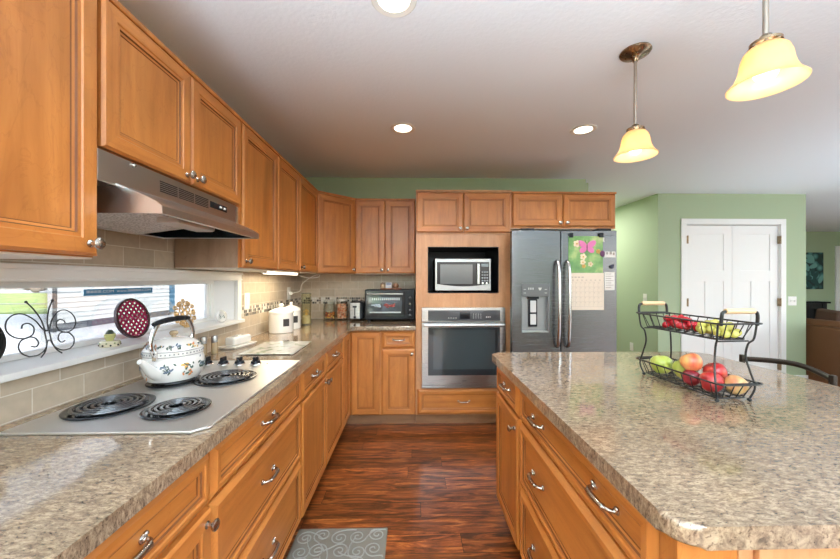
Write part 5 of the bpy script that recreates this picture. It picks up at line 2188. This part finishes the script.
tray('lower_tray', 0.012, 0.066, 0.058, 0.165, 0.076, 0.190, r)
tray('upper_tray', 0.212, 0.268, 0.056, 0.165, 0.074, 0.190, r)
for sy in (-1, 1):
    b = MB()
    for sx in (-1, 1):
        sp = smooth_path([(sx * 0.060, sy * 0.168, 0.006), (sx * 0.072, sy * 0.176, 0.05), (sx * 0.066, sy * 0.166, 0.10), (sx * 0.058, sy * 0.158, 0.150), (sx * 0.060, sy * 0.164, 0.195), (sx * 0.068, sy * 0.176, 0.215), (sx * 0.072, sy * 0.182, 0.266)], 6)
        b.tube(sp, 0.0032, 8)
        b.ball((sx * 0.060, sy * 0.168, 0.006), 0.0075, 10, 7, scale=(1, 1, 0.8))
    b.tube([(-0.058, sy * 0.166, 0.206), (0.058, sy * 0.166, 0.206)], 0.0028, 7)
    b.build('leg_frame', BLACK_IRON, r)
    b = MB()
    for sx in (-1, 1):
        sp = smooth_path([(sx * 0.066, sy * 0.188, 0.262), (sx * 0.066, sy * 0.190, 0.290), (sx * 0.062, sy * 0.190, 0.306), (sx * 0.050, sy * 0.190, 0.310)], 5)
        b.tube(sp, 0.0052, 8)
    hb = b.build('handle_bracket', BLACK_IRON, r)
    b = MB()
    M = Matrix.Rotation(R(90), 4, 'Y')
    b.lathe([(0, -0.052), (0.0085, -0.052), (0.0095, -0.045), (0.0088, 0), (0.0095, 0.045), (0.0085, 0.052), (0, 0.052)], (0, sy * 0.190, 0.311), 16, M)
    b.build('handle_grip', LIGHT_HANDLE, hb)


def apple_mat(name, c0, c1, c2):
    m, n, l, bs = new_mat(name)
    tc = n.new('ShaderNodeTexCoord')
    mp = n.new('ShaderNodeMapping')
    mp.inputs['Scale'].default_value = (22, 22, 3)
    l.new(tc.outputs['Object'], mp.inputs['Vector'])
    no = n.new('ShaderNodeTexNoise')
    no.inputs['Scale'].default_value = 1.6
    no.inputs['Detail'].default_value = 5
    l.new(mp.outputs['Vector'], no.inputs['Vector'])
    no2 = n.new('ShaderNodeTexNoise')
    no2.inputs['Scale'].default_value = 14
    l.new(tc.outputs['Object'], no2.inputs['Vector'])
    ad = n.new('ShaderNodeMath')
    ad.operation = 'ADD'
    l.new(no.outputs['Fac'], ad.inputs[0])
    l.new(no2.outputs['Fac'], ad.inputs[1])
    hf = n.new('ShaderNodeMath')
    hf.operation = 'MULTIPLY'
    hf.inputs[1].default_value = 0.5
    l.new(ad.outputs['Value'], hf.inputs[0])
    rp = ramp(n, [(0.36, c0), (0.5, c1), (0.62, c2)])
    l.new(hf.outputs['Value'], rp.inputs['Fac'])
    l.new(rp.outputs['Color'], bs.inputs['Base Color'])
    bs.inputs['Roughness'].default_value = 0.28
    bs.inputs['Coat Weight'].default_value = 0.12
    bs.inputs['Coat Roughness'].default_value = 0.1
    return m


A_GREEN = apple_mat('green_apple_skin', (0.30, 0.40, 0.05), (0.42, 0.50, 0.09), (0.55, 0.58, 0.16))
A_RED = apple_mat('red_apple_skin', (0.22, 0.008, 0.012), (0.38, 0.016, 0.018), (0.55, 0.10, 0.05))
A_MIX = apple_mat('red_gold_apple_skin', (0.50, 0.03, 0.03), (0.68, 0.20, 0.08), (0.80, 0.50, 0.16))
A_PALE = apple_mat('pale_blush_apple_skin', (0.55, 0.10, 0.05), (0.62, 0.34, 0.14), (0.66, 0.52, 0.24))
A_DARK = apple_mat('dark_red_apple_skin', (0.13, 0.004, 0.012), (0.22, 0.008, 0.016), (0.30, 0.02, 0.02))
STEM = plain('fruit_stem', (0.12, 0.08, 0.04), 0.7)


def apple(x, y, z, rad, mat, label, tilt=(0, 0)):
    r = thing('apple', label, 'apple', (x, y, z), random.uniform(0, 6), 'apples in the lower basket')
    M = Matrix.Rotation(tilt[0], 4, 'X') @ Matrix.Rotation(tilt[1], 4, 'Y')
    k = rad
    b = MB(M)
    b.lathe([(0, -0.80 * k), (0.22 * k, -0.88 * k), (0.45 * k, -0.84 * k), (0.75 * k, -0.58 * k), (0.95 * k, -0.12 * k), (1.0 * k, 0.20 * k), (0.92 * k, 0.55 * k), (0.68 * k, 0.83 * k), (0.40 * k, 0.92 * k), (0.20 * k, 0.84 * k), (0, 0.66 * k)], seg=28)
    b.build('fruit', mat, r, angle=80)
    b = MB(M)
    b.tube(smooth_path([(0, 0, 0.66 * k), (0.03 * k, 0, 0.9 * k), (0.12 * k, 0.02 * k, 1.12 * k)], 4), 0.0015, 6)
    b.build('stem', STEM, r)
    return r


def wl_(lx, ly):
    v = Matrix.Rotation(BA, 3, 'Z') @ Vector((lx, ly, 0))
    return BC.x + v.x, BC.y + v.y


FZ = 0.914 + 0.016
for lx, ly, lz, rad, mat, lab, tl in (
        (-0.018, 0.120, 0.038, 0.041, A_GREEN, 'green apple at the far end of the lower basket', (0.2, 0.2)),
        (0.012, 0.036, 0.038, 0.041, A_GREEN, 'green apple touching the reddish-yellow apple', (-0.2, 0.3)),
        (-0.020, -0.028, 0.083, 0.036, A_MIX, 'red and yellow apple lying on top of the others', (0.5, -0.2)),
        (-0.030, -0.036, 0.028, 0.031, A_DARK, 'dark red apple mostly hidden under the red and yellow one', (0.3, 0.5)),
        (-0.028, -0.116, 0.034, 0.036, A_RED, 'streaked red apple at the front wires of the lower basket', (0.4, -0.4)),
        (0.034, -0.072, 0.056, 0.036, A_RED, 'glossy red apple behind the black leg of the basket', (-0.3, 0.4)),
        (0.032, -0.146, 0.032, 0.033, A_PALE, 'pale blush apple at the near corner of the lower basket', (0.2, 0.8))):
    x, y = wl_(lx, ly)
    apple(x, y, FZ + lz, rad, mat, lab, tl)


def grapes(name, label, centre_l, spread, n, rad, mat, seed):
    x, y = wl_(*centre_l)
    r = thing(name, label, 'grapes', (x, y, 0.914 + 0.2155), BA, 'grape bunches in the upper basket')
    rnd = random.Random(seed)
    pos = []
    tries = 0
    while len(pos) < n and tries < 9000:
        tries += 1
        p = Vector((rnd.uniform(-1, 1) * spread[0], rnd.uniform(-1, 1) * spread[1], rad + rnd.random() * spread[2]))
        e = (p.x / spread[0]) ** 2 + (p.y / spread[1]) ** 2 + ((p.z - rad) / (spread[2] * 1.15)) ** 2
        if e < 1.0 and all((p - q).length > rad * 1.72 for q in pos):
            pos.append(p)
    b = MB()
    b.ball((0, 0, 0), rad, 16, 10, scale=(1, 1, 1.08))
    first = b.build('grape', mat, r, pos[0], angle=80)
    for p in pos[1:]:
        c = first.copy()
        COL.objects.link(c)
        c.parent = r
        c.location = p
        c.rotation_euler = (rnd.uniform(-1, 1), rnd.uniform(-1, 1), 0)
    b = MB()
    b.tube(smooth_path([(0, -spread[1] * 0.8, rad), (0, 0, rad * 1.4), (0, spread[1] * 0.8, rad * 2), (0.004, spread[1] * 1.05, rad * 3)], 4), 0.0018, 6)
    b.build('stem', STEM, r)


G_RED = plain('red_grape_skin', (0.38, 0.010, 0.018), 0.2, coat=0.1)
G_GRN = plain('green_grape_skin', (0.52, 0.50, 0.12), 0.25, coat=0.1)
grapes('grape_bunch', 'bunch of red grapes in the upper basket tier', (0.005, 0.055), (0.040, 0.075, 0.034), 26, 0.0125, G_RED, 4)
grapes('grape_bunch', 'bunch of green grapes in the upper basket tier', (0.000, -0.105), (0.044, 0.066, 0.034), 26, 0.0130, G_GRN, 9)

# ------------------------------------------------------------------ counter stool beyond the island
r = thing('counter_stool', 'dark metal counter stool pushed to the island, only its curved back rail showing', 'stool', (1.80, 1.615, 0))
IRON = plain('dark_bronze_iron', (0.05, 0.042, 0.035), 0.35, 0.7)
b = MB()
b.box(-0.36, -0.20, 0.61, 0.02, 0.20, 0.655, 0.018, seg=3)
b.build('seat', plain('brown_leather_seat', (0.10, 0.05, 0.03), 0.4), r)
for (sx, sy) in ((-0.34, -0.18), (-0.34, 0.18), (0.0, -0.18), (0.0, 0.18)):
    b = MB()
    b.tube([(sx, sy, 0.62), (sx + (0.03 if sx == 0 else -0.03), sy * 1.12, 0.0)], 0.013, 10)
    b.build('leg', IRON, r)
b = MB()
b.tube([(-0.352, -0.19, 0.22), (-0.352, 0.19, 0.22), (0.018, 0.19, 0.22), (0.018, -0.19, 0.22)], 0.009, 8, closed=True)
b.build('foot_ring', IRON, r)
for sy in (-1, 1):
    b = MB()
    b.tube(smooth_path([(0.0, sy * 0.185, 0.62), (0.02, sy * 0.19, 0.74), (0.0, sy * 0.20, 0.865), (0.0, sy * 0.20, 0.895)], 5), 0.011, 10)
    b.box(-0.010, sy * 0.20 - 0.010, 0.872, 0.010, sy * 0.20 + 0.010, 0.922, 0.004)
    b.build('back_post', IRON, r)
b = MB()
b.tube(smooth_path([(0.0, -0.20, 0.902), (0.03, -0.14, 0.908), (0.065, -0.05, 0.915), (0.075, 0.02, 0.917), (0.055, 0.10, 0.912), (0.0, 0.20, 0.900)], 8), 0.010, 10, flat=1.3)
b.build('back_rail', IRON, r)

# ------------------------------------------------------------------ living room seen past the pantry
SOFA = plain('brown_leather', (0.135, 0.058, 0.025), 0.5, bump=0.3, bscale=120, ior=1.3)
r = thing('sofa', 'brown leather sofa at the end of the green pantry wall, its back to the kitchen', 'sofa', (5.105, 3.40, 0), R(-90))
b = MB()
b.box(-1.15, 0.0, 0.02, 1.15, 0.16, 0.75, 0.03, seg=3)
b.tube([(-1.15, 0.10, 0.755), (1.15, 0.10, 0.755)], 0.068, 14)
b.build('backrest', SOFA, r)
b = MB()
b.box(-1.15, 0.14, 0.06, 1.15, 0.92, 0.30, 0.02)
b.build('base', SOFA, r)
for k in range(3):
    b = MB()
    b.box(-0.92 + 0.62 * k, 0.16, 0.30, -0.32 + 0.62 * k, 0.94, 0.46, 0.04, seg=3)
    b.build('seat_cushion', SOFA, r)
for s in (-1, 1):
    b = MB()
    b.box(s * 1.15 - 0.11, 0.0, 0.06, s * 1.15 + 0.11, 0.92, 0.60, 0.06, seg=3)
    b.build('armrest', SOFA, r)
for sx in (-1.05, 1.05):
    for y in (0.06, 0.84):
        b = MB()
        b.box(sx - 0.03, y - 0.03, 0, sx + 0.03, y + 0.03, 0.07)
        b.build('foot', BLACK_PLASTIC, r)
b = MB()
b.box(-0.13, -0.05, -0.235, 0.13, 0.05, 0.235, 0.04, seg=4)
o = tag(b.build('throw_pillow', plain('dark_brown_fabric', (0.09, 0.045, 0.028), 0.7), None, (5.43, 4.33, 0.705)), 'dark brown pillow leaning over the sofa back', 'pillow')
o.rotation_euler = (R(-4), R(6), R(-86))


def leaf_art():
    m, n, l, bs = new_mat('teal_leaf_canvas')
    tc = n.new('ShaderNodeTexCoord')
    v = n.new('ShaderNodeTexVoronoi')
    v.inputs['Scale'].default_value = 7
    l.new(tc.outputs['Object'], v.inputs['Vector'])
    rp = ramp(n, [(0.15, (0.14, 0.34, 0.33)), (0.45, (0.035, 0.13, 0.13)), (0.6, (0.012, 0.03, 0.03))])
    l.new(v.outputs['Distance'], rp.inputs['Fac'])
    l.new(rp.outputs['Color'], bs.inputs['Base Color'])
    return m


r = thing('wall_picture', 'teal canvas with leaf shapes on the far green living-room wall', 'picture', (9.17, 7.6, 1.53))
b = MB()
b.box(-0.24, -0.03, -0.42, 0.24, 0, 0.42, 0.004)
b.build('canvas', leaf_art(), r)
b = MB()
rnd = random.Random(8)
for k in range(12):
    M = Matrix.Translation((rnd.uniform(-0.17, 0.17), -0.031, rnd.uniform(-0.34, 0.34))) @ Matrix.Rotation(rnd.uniform(0, PI), 4, 'Y')
    v = [M @ Vector((0.10 * math.cos(2 * PI * q / 12), 0, 0.05 * math.sin(2 * PI * q / 12))) for q in range(12)] + [M @ Vector((0, -0.006, 0))]
    b._add(v, [(q, (q + 1) % 12, 12) for q in range(12)], k % 2)
b.build('leaf_shapes', [plain('pale_teal', (0.16, 0.36, 0.34), 0.6), plain('deep_teal', (0.02, 0.07, 0.07), 0.6)], r, recalc=False)
r = thing('fireplace', 'black fireplace surround against the far living-room wall', 'fireplace', (9.0, 7.599, 0))
b = MB()
b.box(-0.75, -0.24, 0.0, -0.55, 0, 0.80, 0.004)
b.box(0.14, -0.24, 0.0, 0.23, 0, 0.80, 0.004)
b.box(-0.55, -0.22, 0.68, 0.14, 0, 0.80)
b.build('surround', BLACK_MATTE, r)
b = MB()
b.box(-0.80, -0.28, 0.80, 0.27, 0, 0.84, 0.005)
b.build('mantel', BLACK_PLASTIC, r)
b = MB()
b.box(-0.55, -0.06, 0, 0.14, 0, 0.68)
b.build('firebox', BLACK_MATTE, r)

# ------------------------------------------------------------------ floor mat with scroll relief
r = thing('floor_mat', 'grey floor mat with embossed scrolls in front of the cooktop drawers', 'mat', (-0.365, 1.40, 0))
b = MB()
b.box(-0.235, -0.42, 0.0, 0.235, 0.42, 0.008, 0.004)
MATM = plain('grey_rubber_mat', (0.165, 0.155, 0.128), 0.65, bump=0.3, bscale=300)
b.build('base', MATM, r)
b = MB()
rnd = random.Random(21)
cols, rows_ = 5, 9
for i in range(cols):
    for k in range(rows_):
        cx_ = -0.180 + i * 0.090 + rnd.uniform(-0.012, 0.012)
        cy_ = -0.360 + k * 0.090 + rnd.uniform(-0.012, 0.012)
        s = 1 if (i + k) % 2 else -1
        a0 = rnd.uniform(0, 2 * PI)
        pts = []
        for q in range(34):
            t = q / 33
            a = a0 + s * t * 3.6 * PI
            rr = 0.006 + 0.040 * t
            pts.append((cx_ + rr * math.cos(a), cy_ + rr * math.sin(a), 0.008))
        ex = Vector(pts[-1]) - Vector(pts[-2])
        for q in range(1, 6):
            pts.append((pts[33][0] + ex.x * q + ex.y * q * q * 0.05, pts[33][1] + ex.y * q - ex.x * q * q * 0.05, 0.008))
        pts = [(min(max(p[0], -0.222), 0.222), min(max(p[1], -0.405), 0.405), p[2]) for p in pts]
        b.tube(pts, 0.0034, 6)
b.build('scroll_relief', plain('light_grey_relief', (0.245, 0.245, 0.225), 0.6), r)

# ------------------------------------------------------------------ outside the window
GZ = -0.2


def ground_mat(name, c0, c1, scale):
    m, n, l, bs = new_mat(name)
    tc = n.new('ShaderNodeTexCoord')
    no = n.new('ShaderNodeTexNoise')
    no.inputs['Scale'].default_value = scale
    no.inputs['Detail'].default_value = 5
    l.new(tc.outputs['Object'], no.inputs['Vector'])
    rp = ramp(n, [(0.35, c0), (0.65, c1)])
    l.new(no.outputs['Fac'], rp.inputs['Fac'])
    l.new(rp.outputs['Color'], bs.inputs['Base Color'])
    bs.inputs['Roughness'].default_value = 0.9
    return m


b = MB()
b.box(-90, -30, GZ - 0.3, -1.36, 70, GZ)
struct(b.build('ground', ground_mat('pale_concrete', (0.42, 0.44, 0.46), (0.52, 0.54, 0.56), 0.6), smooth=False))
b = MB()
b.box(-90, 15.5, GZ, -15.0, 38.5, GZ + 0.03)
tag(b.build('lawn', ground_mat('lawn_green', (0.14, 0.22, 0.05), (0.30, 0.36, 0.12), 0.8), smooth=False), 'green lawn beyond the driveway outside', 'grass', None, 'stuff')
b = MB()
b.box(-60, 21.0, GZ + 0.02, -13.2, 21.7, GZ + 0.05)
struct(b.build('garden_path', ground_mat('path_grey', (0.16, 0.17, 0.15), (0.22, 0.23, 0.2), 1.0), smooth=False))
r = thing('house', 'white lap-sided neighbour house seen through the kitchen window', 'house', (-10.5, 10.2, GZ))
HX = -10.5
b = MB()
lap = 0.155
prof = []
z = 0.22
while z < 4.0:
    prof += [(0.034, z), (0.0, z + lap)]
    z += lap
poly = [(-0.12, 0.22)] + prof + [(-0.12, prof[-1][1])]
Mh = Matrix(((1, 0, 0, 0), (0, 0, 1, 0), (0, -1, 0, 0), (0, 0, 0, 1)))
b.prism([(p[0], -p[1]) for p in poly][::-1], -0.05, 4.75, M=Mh)
sid = b.build('siding', plain('white_siding', (0.53, 0.55, 0.55), 0.6), r, smooth=False)
b = MB()
b.prism([(-0.10, 0.0), (-0.10, 9.4), (-4.5, 9.4), (-4.5, 5.0)], 0.22, 4.2)
b.build('wall', plain('pale_end_wall', (0.74, 0.75, 0.74), 0.6), r, smooth=False)
b = MB()
b.prism([(-0.10, -0.03), (0.01, -0.03), (0.01, 4.72), (-4.5, 9.4), (-4.5, 5.0)], 0.0, 0.22)
b.build('foundation', plain('dark_foundation', (0.07, 0.08, 0.10), 0.8, bump=0.5, bscale=8), r)
b = MB()
b.box(-4.0, 5.02, 0.0, 0.03, 9.5, 4.2)
b.build('bay_wall', plain('pale_render', (0.76, 0.78, 0.80), 0.7), r)
b = MB()
b.box(0.0, 4.72, 0.12, 0.05, 5.02, 4.2)
b.build('corner_board', plain('blue_corner_board', (0.05, 0.14, 0.22), 0.6), r)
b = MB()
b.prism([(-4.4, -0.4), (0.5, -0.4), (0.5, 9.9), (-4.4, 9.9)], 4.2, 4.35)
b.build('eave', plain('roof_grey', (0.10, 0.10, 0.11), 0.8), r)
b = MB()
b.cyl((0, 0, 0), (0, 0, 1.75), 0.05, 10)
b.box(-0.07, -0.07, 1.75, 0.07, 0.07, 1.80)
tag(b.build('fence_post', plain('dark_post', (0.05, 0.055, 0.06), 0.7), None, (-10.38, 10.12, GZ)), 'dark post at the near corner of the white neighbour house', 'post')
rnd = random.Random(31)
for i, (x, y, s, lab) in enumerate(((-44, 41, 1.0, 'bare brown tree at the edge of the lawn, at the picture border'), (-41, 42.5, 1.1, 'dark bushy tree in the middle of the far tree line'), (-45.0, 44.5, 0.9, 'reddish shrub-like tree in the far tree line'), (-36.5, 40.5, 1.1, 'pale grey tree next to the dark house post'))):
    r = thing('tree', lab, 'tree', (x, y, GZ), 0, 'trees beyond the lawn')
    b = MB()
    b.cyl((0, 0, 0), (0, 0, 0.7), 0.10, 8)
    b.build('trunk', plain('bark' + str(i), (0.12, 0.09, 0.07), 0.9), r)
    b = MB()
    for k in range(16):
        b.ball((rnd.gauss(0, 0.9), rnd.gauss(0, 0.6), 0.75 + rnd.uniform(-0.3, 0.35) * s), rnd.uniform(0.25, 0.5) * s, 8, 6)
    b.build('crown', plain('foliage' + str(i), ((0.22, 0.18, 0.14), (0.07, 0.08, 0.05), (0.22, 0.10, 0.07), (0.30, 0.30, 0.27))[i], 0.9, bump=1.0, bscale=3), r)
b = MB()
b.box(-75, 50, GZ, -20, 50.5, 0.55 + GZ)
tag(b.build('hedge', plain('grey_hedge', (0.33, 0.33, 0.30), 0.9, bump=1.0, bscale=2)), 'low grey hedge closing the lawn in the distance', 'hedge')
